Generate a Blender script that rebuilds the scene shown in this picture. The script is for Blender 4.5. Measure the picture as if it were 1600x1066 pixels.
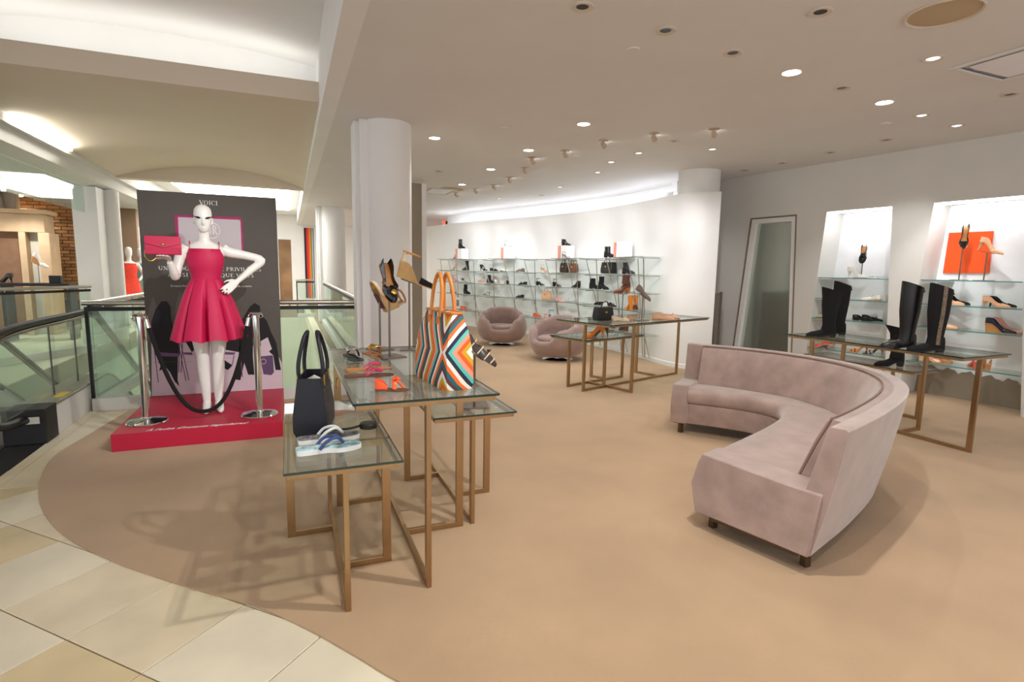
import bpy, bmesh, math, random
from mathutils import Vector, Matrix
random.seed(7)
for o in list(bpy.data.objects): bpy.data.objects.remove(o)
SC = bpy.context.scene; COL = SC.collection
PI = math.pi; R = math.radians
# ---------------------------------------------------------------- camera
CAMH = 1.45; FPX = 850.0
YAW, PITCH, ROLL = R(22.3), R(7.5), R(1.0)
_f = Vector((math.sin(YAW)*math.cos(PITCH), math.cos(YAW)*math.cos(PITCH), -math.sin(PITCH)))
_r = Vector((math.cos(YAW), -math.sin(YAW), 0)); _u = _r.cross(_f)
CR = _r*math.cos(ROLL)+_u*math.sin(ROLL); CU = -_r*math.sin(ROLL)+_u*math.cos(ROLL); CF = _f
cam = bpy.data.cameras.new('camera'); cam.sensor_width = 36; cam.lens = FPX/1600*36; cam.clip_start = .05
camo = bpy.data.objects.new('camera', cam); COL.objects.link(camo)
camo.matrix_world = Matrix(((CR.x, CU.x, -CF.x, 0), (CR.y, CU.y, -CF.y, 0), (CR.z, CU.z, -CF.z, CAMH), (0, 0, 0, 1)))
SC.camera = camo
# ---------------------------------------------------------------- world and exposure
wd = bpy.data.worlds.new('world'); SC.world = wd; wd.use_nodes = True
bg = wd.node_tree.nodes['Background']; bg.inputs[0].default_value = (.955, .98, 1.02, 1); bg.inputs[1].default_value = 1.18
SC.view_settings.view_transform = 'Standard'; SC.view_settings.look = 'None'
SC.view_settings.gamma = 1; SC.view_settings.use_curve_mapping = False
SC.cycles.transparent_max_bounces = 32
SC.view_settings.exposure = 0.52
ZC = 2.95                                    # shop ceiling height

# ---------------------------------------------------------------- pixel -> place helpers
def ray(x, y): return CR*((x-800)/FPX) - CU*((y-533)/FPX) + CF
def fl(x, y, z=0.0):
    d = ray(x, y); t = (z-CAMH)/d.z; return Vector((d.x*t, d.y*t, z))
def onplane(x, y, p, n):
    d = ray(x, y); n = Vector(n); o = Vector((0, 0, CAMH)); return o + d*(((Vector(p)-o).dot(n))/d.dot(n))

# ---------------------------------------------------------------- materials
def lin(c):
    return tuple(((v/255)/12.92 if v/255 <= .04045 else ((v/255+.055)/1.055)**2.4) for v in c)
MATS = {}
def mat(name, rgb, rough=.5, metal=0, var=0.0, scale=8, bump=0.0, bscale=60, alpha=None, emit=0, sheen=0, coat=0, spec=None, stretch=None):
    if name in MATS: return MATS[name]
    m = bpy.data.materials.new(name); m.use_nodes = True; nt = m.node_tree; b = nt.nodes['Principled BSDF']
    c = lin(rgb); b.inputs['Base Color'].default_value = (*c, 1); b.inputs['Roughness'].default_value = rough; b.inputs['Metallic'].default_value = metal
    if sheen: b.inputs['Sheen Weight'].default_value = sheen; b.inputs['Sheen Roughness'].default_value = .4
    if coat: b.inputs['Coat Weight'].default_value = coat
    if spec is not None: b.inputs['Specular IOR Level'].default_value = spec
    tc = nt.nodes.new('ShaderNodeTexCoord')
    vec = tc.outputs['Object']
    if stretch:
        mp = nt.nodes.new('ShaderNodeMapping'); mp.inputs['Scale'].default_value = stretch; nt.links.new(vec, mp.inputs[0]); vec = mp.outputs[0]
    if var or not bump:
        n = nt.nodes.new('ShaderNodeTexNoise'); n.inputs['Scale'].default_value = scale; n.inputs['Detail'].default_value = 4
        nt.links.new(vec, n.inputs['Vector'])
        r = nt.nodes.new('ShaderNodeValToRGB'); v = max(var, .02)
        r.color_ramp.elements[0].position = .3; r.color_ramp.elements[1].position = .7
        r.color_ramp.elements[0].color = (*[x*(1-v) for x in c], 1); r.color_ramp.elements[1].color = (*[min(1, x*(1+v)) for x in c], 1)
        nt.links.new(n.outputs['Fac'], r.inputs[0]); nt.links.new(r.outputs[0], b.inputs['Base Color'])
    if bump:
        n2 = nt.nodes.new('ShaderNodeTexNoise'); n2.inputs['Scale'].default_value = bscale; n2.inputs['Detail'].default_value = 3
        nt.links.new(vec, n2.inputs['Vector'])
        bp = nt.nodes.new('ShaderNodeBump'); bp.inputs['Strength'].default_value = bump; bp.inputs['Distance'].default_value = .01
        nt.links.new(n2.outputs['Fac'], bp.inputs['Height']); nt.links.new(bp.outputs[0], b.inputs['Normal'])
    if emit:
        b.inputs['Emission Color'].default_value = (*c, 1); b.inputs['Emission Strength'].default_value = emit
    if alpha is not None: b.inputs['Alpha'].default_value = alpha
    MATS[name] = m; return m
def glass_mat(name, tint, clear=.85, rough=.02):
    """architectural sheet glass: tinted see-through mixed with a glossy surface by fresnel"""
    m = bpy.data.materials.new(name); m.use_nodes = True; nt = m.node_tree; nt.nodes.clear()
    out = nt.nodes.new('ShaderNodeOutputMaterial'); tr = nt.nodes.new('ShaderNodeBsdfTransparent'); gl = nt.nodes.new('ShaderNodeBsdfGlossy')
    df = nt.nodes.new('ShaderNodeBsdfDiffuse'); mx = nt.nodes.new('ShaderNodeMixShader'); mx2 = nt.nodes.new('ShaderNodeMixShader')
    lw_ = nt.nodes.new('ShaderNodeLayerWeight'); lw_.inputs[0].default_value = .5
    pw = nt.nodes.new('ShaderNodeMath'); pw.operation = 'POWER'; pw.inputs[1].default_value = 4.5; nt.links.new(lw_.outputs['Facing'], pw.inputs[0])
    fr = nt.nodes.new('ShaderNodeMath'); fr.operation = 'MULTIPLY_ADD'; fr.inputs[1].default_value = .6; fr.inputs[2].default_value = .03; nt.links.new(pw.outputs[0], fr.inputs[0])
    n = nt.nodes.new('ShaderNodeTexNoise'); n.inputs['Scale'].default_value = 3
    mr = nt.nodes.new('ShaderNodeMapRange'); mr.inputs['To Min'].default_value = 1-clear-.02; mr.inputs['To Max'].default_value = 1-clear+.02
    nt.links.new(n.outputs['Fac'], mr.inputs[0])
    tr.inputs[0].default_value = (*tint, 1); df.inputs[0].default_value = (*[t*.8 for t in tint], 1); gl.inputs['Roughness'].default_value = rough
    nt.links.new(mr.outputs[0], mx.inputs[0]); nt.links.new(tr.outputs[0], mx.inputs[1]); nt.links.new(df.outputs[0], mx.inputs[2])
    nt.links.new(fr.outputs[0], mx2.inputs[0]); nt.links.new(mx.outputs[0], mx2.inputs[1]); nt.links.new(gl.outputs[0], mx2.inputs[2])
    nt.links.new(mx2.outputs[0], out.inputs[0]); MATS[name] = m; return m
W_CEIL = mat('ceiling_paint', (222, 220, 218), .85, var=.02, scale=1.5)
W_WHITE = mat('wall_white', (236, 235, 233), .7, var=.015, scale=2)
W_GREY = mat('wall_warm_white', (216, 214, 208), .75, var=.02, scale=2)
W_VAULT = mat('vault_cream', (222, 208, 189), .85, var=.02, scale=1.2)
CARPET = mat('carpet_beige', (186, 155, 121), .95, var=.09, scale=1.7, bump=.35, bscale=420, sheen=.25)
BRASS = mat('brushed_bronze', (178, 148, 112), .32, 1, var=.06, scale=20, stretch=(1, 1, .1))
CHROME = mat('chrome', (225, 225, 225), .07, 1)
STEEL = mat('brushed_steel', (188, 184, 176), .3, 1, var=.04, scale=30)
DSTEEL = mat('dark_steel', (120, 108, 96), .35, .9)
GOLD = mat('gold_metal', (222, 180, 90), .25, 1)
BLACK = mat('black_matte', (12, 12, 13), .55)
BLACKG = mat('black_patent', (9, 9, 11), .15, coat=.4)
BSUEDE = mat('black_suede', (11, 10, 11), .9, bump=.2, bscale=300)
RUBBER = mat('black_rubber', (16, 16, 17), .6)
GLASS = glass_mat('table_glass', (.90, .95, .92), .93)
GEDGE = mat('table_glass_edge', (22, 48, 44), .12, coat=.5)
GSHELF = glass_mat('shelf_glass', (.93, .98, .97), .95)
GSEDGE = mat('shelf_glass_edge', (70, 140, 138), .15)
GRAIL = glass_mat('balustrade_glass', (.87, .94, .90), .94)
VELVET = mat('mauve_velvet', (168, 144, 134), .8, var=.16, scale=7, bump=.25, bscale=260, sheen=.7)
VELVETD = mat('armchair_velvet', (160, 134, 126), .85, var=.08, scale=6, bump=.25, bscale=220, sheen=.6)
FUCHSIA = mat('fuchsia_crepe', (192, 8, 72), .6, var=.03, bump=.15, bscale=300)
REDP = mat('crimson_paint', (184, 10, 52), .45)
MANNW = mat('mannequin_white', (232, 228, 222), .38)

# ---------------------------------------------------------------- mesh helpers
class M:
    def __init__(s): s.v = []; s.f = []; s.mi = []; s.cur = 0
    def add(s, vs, fs):
        o = len(s.v); s.v += [tuple(v) for v in vs]; s.f += [tuple(i+o for i in f) for f in fs]; s.mi += [s.cur]*len(fs); return s
    def box(s, x0, x1, y0, y1, z0, z1, m=None):
        vs = [Vector(p) for p in ((x0, y0, z0), (x1, y0, z0), (x1, y1, z0), (x0, y1, z0), (x0, y0, z1), (x1, y0, z1), (x1, y1, z1), (x0, y1, z1))]
        if m is not None: vs = [m @ v for v in vs]
        return s.add(vs, [(3, 2, 1, 0), (4, 5, 6, 7), (0, 1, 5, 4), (1, 2, 6, 5), (2, 3, 7, 6), (3, 0, 4, 7)])
    def loft(s, rings, closed=True, cap=True):
        n = len(rings[0]); vs = [p for r in rings for p in r]; fs = []
        for i in range(len(rings)-1):
            for j in range(n if closed else n-1):
                k = (j+1) % n; fs.append((i*n+j, i*n+k, (i+1)*n+k, (i+1)*n+j))
        if cap and closed:
            fs.append(tuple(range(n-1, -1, -1))); b = (len(rings)-1)*n; fs.append(tuple(range(b, b+n)))
        return s.add(vs, fs)
    def cyl(s, p0, p1, r0, r1=None, n=16, cap=True):
        p0 = Vector(p0); p1 = Vector(p1); r1 = r0 if r1 is None else r1
        d = (p1-p0).normalized(); a = d.orthogonal().normalized(); b = d.cross(a)
        return s.loft([[p+(a*math.cos(2*PI*i/n)+b*math.sin(2*PI*i/n))*r for i in range(n)] for p, r in ((p0, r0), (p1, r1))], cap=cap)
    def tube(s, pts, r, n=8, closed=False, flat=1.0, up=None, fb=1.0):
        pts = [Vector(p) for p in pts]; N = len(pts); rs = r if isinstance(r, (list, tuple)) else [r]*N; rings = []; a = None
        for i in range(N):
            d = (pts[(i+1) % N]-pts[i-1]) if closed else (pts[min(i+1, N-1)]-pts[max(i-1, 0)])
            d.normalize()
            if up is not None: a = Vector(up)-d*d.dot(Vector(up)); a.normalize()
            elif a is None: a = d.orthogonal().normalized()
            else: a = (a-d*a.dot(d)).normalized()
            b = d.cross(a)
            rings.append([pts[i]+(a*math.cos(2*PI*j/n)*flat+b*math.sin(2*PI*j/n)*fb)*rs[i] for j in range(n)])
        if closed: rings.append(rings[0])
        return s.loft(rings, cap=not closed)
    def lathe(s, prof, n=32, c=(0, 0, 0)):
        rings = [[(c[0]+r*math.cos(2*PI*i/n), c[1]+r*math.sin(2*PI*i/n), c[2]+z) for i in range(n)] for r, z in prof]
        return s.loft(rings)
    def prism(s, poly, a, b, axis='z'):
        """poly of 2-d points extruded from a to b along axis"""
        f = {'z': lambda p, t: (p[0], p[1], t), 'y': lambda p, t: (p[0], t, p[1]), 'x': lambda p, t: (t, p[0], p[1])}[axis]
        return s.loft([[f(p, a) for p in poly], [f(p, b) for p in poly]])
    def grid(s, rows):
        n = len(rows[0]); vs = [p for r in rows for p in r]
        return s.add(vs, [(i*n+j, i*n+j+1, (i+1)*n+j+1, (i+1)*n+j) for i in range(len(rows)-1) for j in range(n-1)])
    def poly(s, pts): return s.add(pts, [tuple(range(len(pts)))])
    def xf(s, m):
        s.v = [tuple(m @ Vector(v)) for v in s.v]; return s
def obj(name, m, material, parent=None, smooth=None, bevel=0, kind=None):
    me = bpy.data.meshes.new(name); me.from_pydata(m.v, [], m.f)
    b = bmesh.new(); b.from_mesh(me); bmesh.ops.recalc_face_normals(b, faces=b.faces); b.to_mesh(me); b.free()
    for mm in (material if isinstance(material, (list, tuple)) else [material]): me.materials.append(mm)
    if isinstance(material, (list, tuple)): me.polygons.foreach_set('material_index', m.mi)
    if smooth is not None:
        me.shade_smooth()
        if smooth < 180: me.set_sharp_from_angle(angle=R(smooth))
    o = bpy.data.objects.new(name, me); COL.objects.link(o)
    if parent is not None: o.parent = parent
    if bevel:
        bv = o.modifiers.new('bevel', 'BEVEL'); bv.width = bevel; bv.segments = 2; bv.limit_method = 'ANGLE'
    if kind: o['kind'] = kind
    return o
def tag(o, label, cat, group=None):
    o['label'] = label; o['category'] = cat
    if group: o['group'] = group
    return o
def thing(name, label, cat, loc=(0, 0, 0), rz=0, group=None):
    o = bpy.data.objects.new(name, None); COL.objects.link(o); o.empty_display_size = .1
    o.location = loc; o.rotation_euler = (0, 0, rz); return tag(o, label, cat, group)
def struct(name, m, material, parent=None, smooth=None, bevel=0):
    o = obj(name, m, material, parent, smooth, bevel)
    if parent is None: o['kind'] = 'structure'
    return o
def copy_tree(o, loc=None, rz=None, label=None, parent=None):
    c = o.copy(); COL.objects.link(c)
    if parent is not None: c.parent = parent
    if loc is not None: c.location = loc
    if rz is not None: c.rotation_euler = (c.rotation_euler.x, c.rotation_euler.y, rz)
    if label: c['label'] = label
    for ch in list(o.children): copy_tree(ch, parent=c)
    return c
def spline(pts, n=8, closed=False):
    P = [Vector(p) for p in pts]; N = len(P); out = []
    for i in range(N if closed else N-1):
        p0 = P[i-1] if (closed or i > 0) else P[0]*2-P[1]; p1 = P[i]; p2 = P[(i+1) % N]
        p3 = P[(i+2) % N] if (closed or i+2 < N) else P[-1]*2-P[-2]
        for k in range(n):
            t = k/n; out.append(.5*((2*p1)+(p2-p0)*t+(2*p0-5*p1+4*p2-p3)*t*t+(3*p1-p0-3*p2+p3)*t**3))
    if not closed: out.append(P[-1])
    return out
def lerp(a, b, t): return a+(b-a)*t
def interp(t, ks):
    """smooth interpolation through (t, value) keys"""
    if t <= ks[0][0]: return ks[0][1]
    for (a, x), (b, y) in zip(ks, ks[1:]):
        if t <= b: s = (t-a)/(b-a); s = s*s*(3-2*s); return x+(y-x)*s
    return ks[-1][1]
# ================================================================ THE SETTING
# ---- floor: marble tiles laid on the diagonal, with the carpet over them
MARB = [mat('marble_a', (222, 207, 176), .42, var=.11, scale=3), mat('marble_b', (228, 217, 192), .42, var=.10, scale=2.3), mat('marble_c', (214, 194, 152), .42, var=.12, scale=2.8)]
GROUT = mat('grout', (150, 136, 112), .9)
VOID = (-3.1, .62, 6.45, 20.5)               # atrium opening
fm = M()
fm.box(-9, VOID[0], 9, 24, -.35, -.014); fm.box(-9, -3.1, -4, 9, -.35, -.014); fm.box(VOID[0], -1.85, -4, 5.5, -.35, -.014)
fm.box(-1.85, 9, -4, VOID[2], -.35, -.014); fm.box(VOID[1], 9, VOID[2], 24, -.35, -.014); fm.box(VOID[0], VOID[1], VOID[3], 24, -.35, -.014)
floor = struct('floor', fm, GROUT)
T = .44; q = 1/math.sqrt(2)
tm = M(); e = T/2-.0025; tm.loft([[(-e, -e, 0), (e, -e, 0), (e, e, 0), (-e, e, 0)], [(-e, -e, .011), (e, -e, .011), (e, e, .011), (-e, e, .011)], [(-e+.002, -e+.002, .013), (e-.002, -e+.002, .013), (e-.002, e-.002, .013), (-e+.002, e-.002, .013)]])
protos = []
CARP_EDGE = [(.95, .9), (.60, 1.38)]+[tuple(fl(*p_)[:2]) for p_ in ((620, 1066), (560, 1030), (480, 985), (400, 950), (290, 918), (180, 880), (110, 845), (72, 808), (60, 775), (66, 742), (88, 712))]+[(-1.60, 5.5), (-1.50, 6.28)]
def inside_carpet(x, y):
    for (x0, y0), (x1, y1) in zip(CARP_EDGE, CARP_EDGE[1:]):
        if y0 <= y < y1: return x > lerp(x0, x1, (y-y0)/(y1-y0))
    return y >= 6.28 and x > -1.5 or (y < .9 and x > .95)
cnt = 0
for a in range(-14, 30):
    for b in range(-30, 12):
        w = 1.125+T*(a+.5); v = -1.44+T*(b+.5); x = (w+v)*q; y = (w-v)*q
        if not (-1.85+.31 < x < 2.5 or (x < -1.5 and y < 5.2)) or x < -3 or y < .2 or y > 6.3: continue
        if x < -1.55 and y > 4.9: continue
        if inside_carpet(x-.34, y) and inside_carpet(x-.2, y-.3): continue
        if cnt < 3:
            o = obj('tile', tm, MARB[cnt], floor); protos.append(o)
        else:
            o = random.choice(protos).copy(); COL.objects.link(o)
        o.location = (x, y, -.013); o.rotation_euler = (0, 0, R(45)+random.choice((0, 1, 2, 3))*PI/2); cnt += 1
# plain marble border strips beside the escalator
for (x0, x1, y0, y1) in ((-1.85, -1.765, 3.6, 5.0), (-1.85, -1.765, 5.003, 6.45), (-1.765, -1.36, 4.3, 5.2), (-1.765, -1.36, 5.203, 6.2), (-1.765, -1.3, 6.203, 6.45)):
    t = M(); t.box(x0+.002, x1-.002, y0, y1, -.013, .0004); obj('tile', t, MARB[int(y0*3) % 2], floor)
t = M(); t.box(-1.298, .62, 6.2, 6.45, -.013, .0); obj('tile', t, MARB[0], floor)
cm = M(); ce = [Vector((x, y, 0)) for x, y in CARP_EDGE]; ce = spline(ce, 8)
outl = [(p.x, p.y) for p in ce]+[(-1.3, 6.28), (.62, 6.28), (.95, 6.5), (1.3, 24), (9, 24), (9, -4), (1.2, -4)]
cm.prism(outl, .0005, .008)
struct('floor_carpet', cm, CARPET)
# gallery floors beyond
gm = M(); gm.box(-9, -3.1, 6.5, 24, -.013, 0); gm.box(-3.1, .62, 20.5, 24, -.013, 0); struct('floor_gallery', gm, MARB[1])
# lower level
lm = M(); lm.box(-9, 2, 5, 24, -4.3, -4.2); struct('floor_lower', lm, mat('lower_marble', (222, 222, 204), .4, var=.08, scale=1))
lw = M(); lw.box(.62, .75, 6.5, 20.5, -4.2, -.35); lw.box(-3.1, .62, 20.5, 20.6, -4.2, -.35); lw.box(-3.25, -3.1, 5.5, 20.5, -4.2, -.35); lw.box(-1.85, .62, 6.36, 6.45, -4.2, -.35)
struct('wall_lower', lw, mat('lower_wall', (212, 214, 196), .7))
# ---- shop ceiling
c = M(); c.box(.48, 9.2, -4, 24, ZC, ZC+.22); struct('ceiling', c, W_CEIL)
c = M(); c.box(.34, .48, -4, 24, ZC+.0, 3.9); struct('trim_1', c, W_WHITE)
# ---- atrium ceiling : shallow vault, its front fascia, the bright cove and the upper vault
XL, XR = -2.8, .34
def arch(x): uu = (x-(XL+XR)/2)/((XR-XL)/2); return max(0, 1-uu*uu)
def vault(y0, y1, z0, h0, h1, z1=None, nx=24, ny=16):
    rows = []
    for j in range(ny+1):
        t = j/ny; h = lerp(h0, h1, t); zz = lerp(z0, z1 if z1 else z0, t)
        rows.append([(lerp(XL, XR, i/nx), lerp(y0, y1, t), zz+h*arch(lerp(XL, XR, i/nx))) for i in range(nx+1)])
    return rows
v = M(); v.grid(vault(6.0, 12.0, 3.07, .0, .27, 2.99)); v.box(XL, XR, 6.0, 6.06, 3.07, 3.26)
rows = vault(12, 12, 2.99, .27, .27, ny=1); v.grid([[(x, 12.0, 2.97) for x, y, z in rows[0]], rows[0]])
v.grid([[(x, 12.0, 2.97) for x, y, z in rows[0]], [(x, 12.25, 2.97) for x, y, z in rows[0]], [(x, 12.25, 3.3) for x, y, z in rows[0]]])
struct('ceiling_vault', v, W_VAULT, smooth=40)
v = M(); v.grid(vault(-3, 6.5, 3.55, .0, .12)); v.grid([[(lerp(XL, XR, i/24), 6.5, 3.55+.12*arch(lerp(XL, XR, i/24))) for i in range(25)], [(lerp(XL, XR, i/24), 6.75, 3.26) for i in range(25)]])
v.box(XL, XR, 6.06, 6.8, 3.24, 3.26)
struct('ceiling_upper_vault', v, W_WHITE, smooth=40)
v = M(); v.box(XL, XR, 12.25, 24, 3.3, 3.4); struct('ceiling_far', v, W_WHITE)
# left soffit beam over the gallery
v = M(); v.prism([(-2.8, 2.95), (-2.8, 3.7), (-9, 3.7), (-9, 2.75), (-3.2, 2.75), (-2.95, 2.80), (-2.88, 2.95)], -3, 24, 'y'); struct('ceiling_gallery', v, W_GREY)
COVE = mat('cove_strip_glow', (255, 252, 246), .5, emit=2.8)
def cove_strip(name, label, x0, x1, y0, y1, z, m=COVE):
    s = M(); s.box(x0, x1, y0, y1, z, z+.02); o = obj(name, s, m); tag(o, label, 'light strip'); return o
cove_strip('cove_light', 'hidden white light strip in the slot above the near atrium vault', -2.6, .2, 6.2, 6.3, 3.28)
cove_strip('cove_light', 'short bright light strip under the cream vault at the left soffit', -2.79, -2.73, 7.9, 9.6, 2.98, mat('side_cove_glow', (255, 252, 244), .5, emit=30))
cove_strip('cove_light', 'long white light strip over the far atrium beyond the cream vault', -2.4, .1, 13.2, 20, 3.27, mat('far_cove_glow', (255, 252, 246), .5, emit=5))
# ---- round white columns with a fluted side pilaster
def column(name, cx, cy, r, z1, label_n):
    m = M(); n = 48; prof = []
    for i in range(n):
        a = 2*PI*i/n; rr = r
        prof.append((cx+rr*math.cos(a), cy+rr*math.sin(a)))
    m.prism(prof, 0, z1)
    o = struct(name, m, W_WHITE, smooth=40)
    p = M(); p.box(cx-r-.10, cx-r*.45, cy-.03, cy+.24, 0, z1); p.box(cx-r-.05, cx-r*.6, cy-.12, cy, 0, z1)
    obj('pilaster', p, W_WHITE, o, bevel=.008)
    b = M(); b.lathe([(r+.02, 0), (r+.02, .1), (r, .11)], 48, (cx, cy, 0)); obj('base_ring', b, W_GREY, o, smooth=40)
    return o
column('column', 1.02, 6.08, .25, ZC, 1)
column('column', 1.10, 15.0, .30, ZC, 2)
p = M(); p.box(1.90, 2.19, 9.6, 9.68, 0, 2.9); fin = struct('wall_fin', p, mat('fin_taupe', (150, 138, 120), .7)); p = M(); p.box(2.19, 2.27, 9.58, 9.70, 0, 2.9); obj('edge', p, W_WHITE, fin)
# ---- right wall with slanted display niches
WD = Vector((.1198, -.9928, 0)); WN = Vector((-.9928, -.1198, 0)); W0 = Vector((6.62, 6.9, 0)); DEP = .40
def wp(u, z, d=0): p = W0+WD*u-WN*d; return Vector((p.x, p.y, z))
def wall_prism(poly, d0=0, d1=DEP):
    m = M(); m.loft([[wp(u, z, d0) for u, z in poly], [wp(u, z, d1) for u, z in poly]]); return m
U = {'m': (.322, 1.088, .14, 1.21), 'n1': (1.52, 2.337, 1.38, 2.468), 'n2': (2.78, 3.60, 2.63, 3.80)}
HN = 2.30
wm = M()
for poly in ([(-.3, 0), (U['m'][2], 0), (U['m'][0], HN-.03), (U['m'][0], HN), (-.3, HN)],
             [(U['m'][3], 0), (U['n1'][2], 0), (U['n1'][0], HN), (U['m'][1], HN)],
             [(U['n1'][3], 0), (U['n2'][2], 0), (U['n2'][0], HN), (U['n1'][1], HN)],
             [(U['n2'][3], 0), (8, 0), (8, HN), (U['n2'][1], HN)], [(-.3, HN), (8, HN), (8, ZC), (-.3, ZC)]):
    mm = wall_prism(poly); wm.add(mm.v, mm.f)
mm = wall_prism([(-.3, 0), (8, 0), (8, ZC), (-.3, ZC)], DEP, DEP+.1); wm.add(mm.v, mm.f)
struct('wall_right', wm, W_GREY)
mm = wall_prism([(3.82, 0), (8, 0), (8, .10), (3.82, .10)], -.012, 0); struct('baseboard_right', mm, W_WHITE)
lin_m = M()
for k in ('n1', 'n2'):
    a = U[k]; mm = wall_prism([(a[2], .02), (a[3], .02), (a[1], HN-.002), (a[0], HN-.002)], DEP-.006, DEP-.001); lin_m.add(mm.v, mm.f)
struct('wall_niche_lining', lin_m, mat('niche_white', (244, 245, 248), .6))
# thin taupe band with wavy upper edge, low on the wide niche's back
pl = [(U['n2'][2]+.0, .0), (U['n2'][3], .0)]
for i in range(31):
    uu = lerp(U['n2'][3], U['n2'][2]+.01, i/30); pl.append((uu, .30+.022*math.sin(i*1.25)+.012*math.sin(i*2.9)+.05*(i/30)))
mm = wall_prism(pl, DEP-.02, DEP-.007); struct('wall_taupe_band', mm, mat('taupe_band', (150, 136, 120), .7))
# ---- curved display wall
CW = [(3.62, 15.6), (3.95, 14.0), (4.35, 12.7), (5.0, 11.0), (5.38, 9.6), (5.47, 8.5), (5.45, 7.6), (5.40, 7.0), (5.42, 6.68), (5.54, 6.40), (5.74, 6.24)]
cw = spline([(x, y, 0) for x, y in CW], 8)
def cnormal(i):
    d = cw[min(i+1, len(cw)-1)]-cw[max(i-1, 0)]; d.normalize(); return Vector((d.y, -d.x, 0))     # towards the room
if cnormal(40).x > 0:
    _cn = cnormal
    def cnormal(i): return -_cn(i)
HW = 2.60
m = M(); fr = [[cw[i]+Vector((0, 0, z)) for i in range(len(cw))] for z in (0, HW)]; bk = [[cw[i]-cnormal(i)*.13+Vector((0, 0, z)) for i in range(len(cw))] for z in (HW, 0)]
m.grid([fr[0], fr[1], bk[0], bk[1]]); m.poly([fr[0][-1], fr[1][-1], bk[0][-1], bk[1][-1]]); m.poly([fr[0][0], fr[1][0], bk[0][0], bk[1][0]])
struct('wall_curved', m, W_WHITE, smooth=40)
m = M(); bb = [[cw[i]+cnormal(i)*d+Vector((0, 0, z)) for i in range(len(cw))] for d, z in ((.014, 0), (.014, .07), (.0, .08))]; m.grid(bb); struct('baseboard_curved', m, W_WHITE, smooth=40)
m = M(); rng = range(0, 76)
m.grid([[cw[i]-cnormal(i)*.75+Vector((0, 0, z)) for i in rng] for z in (0, ZC)]); struct('wall_cove_back', m, W_WHITE, smooth=40)
m = M(); m.tube([cw[i]-cnormal(i)*.30+Vector((0, 0, HW-.02)) for i in range(2, 66)], .02, 6)
tag(obj('cove_light', m, mat('wall_cove_glow', (246, 248, 255), .5, emit=10)), 'curved white light strip hidden behind the top of the shoe wall', 'light strip')
m = M(); m.lathe([(.30, 0), (.30, ZC)], 40, (5.76, 6.74, 0)); struct('column_curved_wall', m, W_WHITE, smooth=40)
m = M(); m.box(5.70, 6.62, 7.25, 7.4, 0, 2.72); m.box(6.0, 7.4, 7.55, 7.7, 0, ZC); struct('wall_back', m, W_WHITE)
# far end walls
m = M(); m.box(2.6, 4.6, 17.2, 17.35, 0, ZC); struct('wall_far_shop', m, W_GREY)
m = M(); m.box(-3.3, -.32, 22, 22.2, 0, 3.4); m.box(.12, 3.2, 22, 22.2, 0, 3.4); m.box(-.32, .12, 22, 22.2, 2.4, 3.4); struct('wall_far', m, W_WHITE)
m = M(); m.box(-1.5, 1.4, 23.4, 23.5, 0, 2.8); struct('wall_far_room', m, mat('far_room', (190, 150, 110), .7, var=.25, scale=1.5))
d = thing('far_stripe_banner', 'tall wall banner of black red orange and green vertical stripes', 'banner', (.68, 21.985, 0))
for i, cc in enumerate(((16, 14, 18), (214, 30, 36), (236, 90, 40), (214, 160, 40), (60, 120, 70), (210, 214, 220), (90, 100, 140))):
    s = M(); w_ = (.07, .07, .05, .045, .035, .03, .03); x0 = sum(w_[:i]); s.box(x0-.1, x0+w_[i]-.1, -.01, .012, .25, 2.85); obj('stripe', s, mat('stripe_%d' % i, cc, .6), d)
# ================================================================ CEILING FITTINGS
TRIMW = mat('fitting_trim', (206, 194, 180), .5); DARKIN = mat('fitting_dark', (14, 12, 14), .3); LAMPG = mat('lamp_glow', (255, 250, 240), .4, emit=14); LAMPD = mat('lamp_glow_soft', (235, 236, 245), .35, emit=1.6)
def spot(parent, power, size=110, blend=.6, rot=(0, 0, 0), loc=(0, 0, -.03), color=(1, .99, .97), rad=.035):
    l = bpy.data.lights.new('lamp', 'SPOT'); l.energy = power; l.spot_size = R(size); l.spot_blend = blend; l.color = color; l.shadow_soft_size = rad
    o = bpy.data.objects.new('lamp', l); COL.objects.link(o); o.parent = parent; o.location = loc; o.rotation_euler = rot; return o
def ring(r0, r1, h, n=28):
    m = M(); m.lathe([(r0, 0), (r1, 0), (r1, -h*.5), (r1-.006, -h), (r0+.004, -h*.6), (r0, 0)], n); return m
def downlight(px, kind, label, power=0):
    p = fl(*px, ZC); t = thing('downlight', label, 'ceiling light', (p.x, p.y, ZC), 0, 'ceiling downlights')
    r0, r1 = {'bright': (.062, .072), 'dark': (.035, .066), 'silver': (.040, .066)}[kind]
    obj('trim_ring', ring(r0, r1, .010), TRIMW, t, smooth=40)
    m = M(); m.lathe([(.0005, -.002), (r0, -.002), (r0, -.003), (.0005, -.003)] if kind != 'silver' else [(.0005, -.010), (r0*.6, -.008), (r0, -.002), (.0005, -.001)], 24)
    obj('lens', m, {'bright': LAMPG, 'dark': DARKIN, 'silver': LAMPD}[kind], t, smooth=60)
    if power:
        aim = ((Vector((6.9, 3.9, 1.0)) if px[0] > 1480 else Vector((6.85, 4.6, 1.1)))-Vector((p.x, p.y, ZC-.03))).to_track_quat('-Z', 'Y').to_euler() if 1430 < px[0] and 170 < px[1] else (0, 0, 0)
        spot(t, power*(.42 if kind == 'bright' else 1), 125 if kind == 'bright' else 62 if 1430 < px[0] and 170 < px[1] else 95, rot=aim)
    return t
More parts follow.
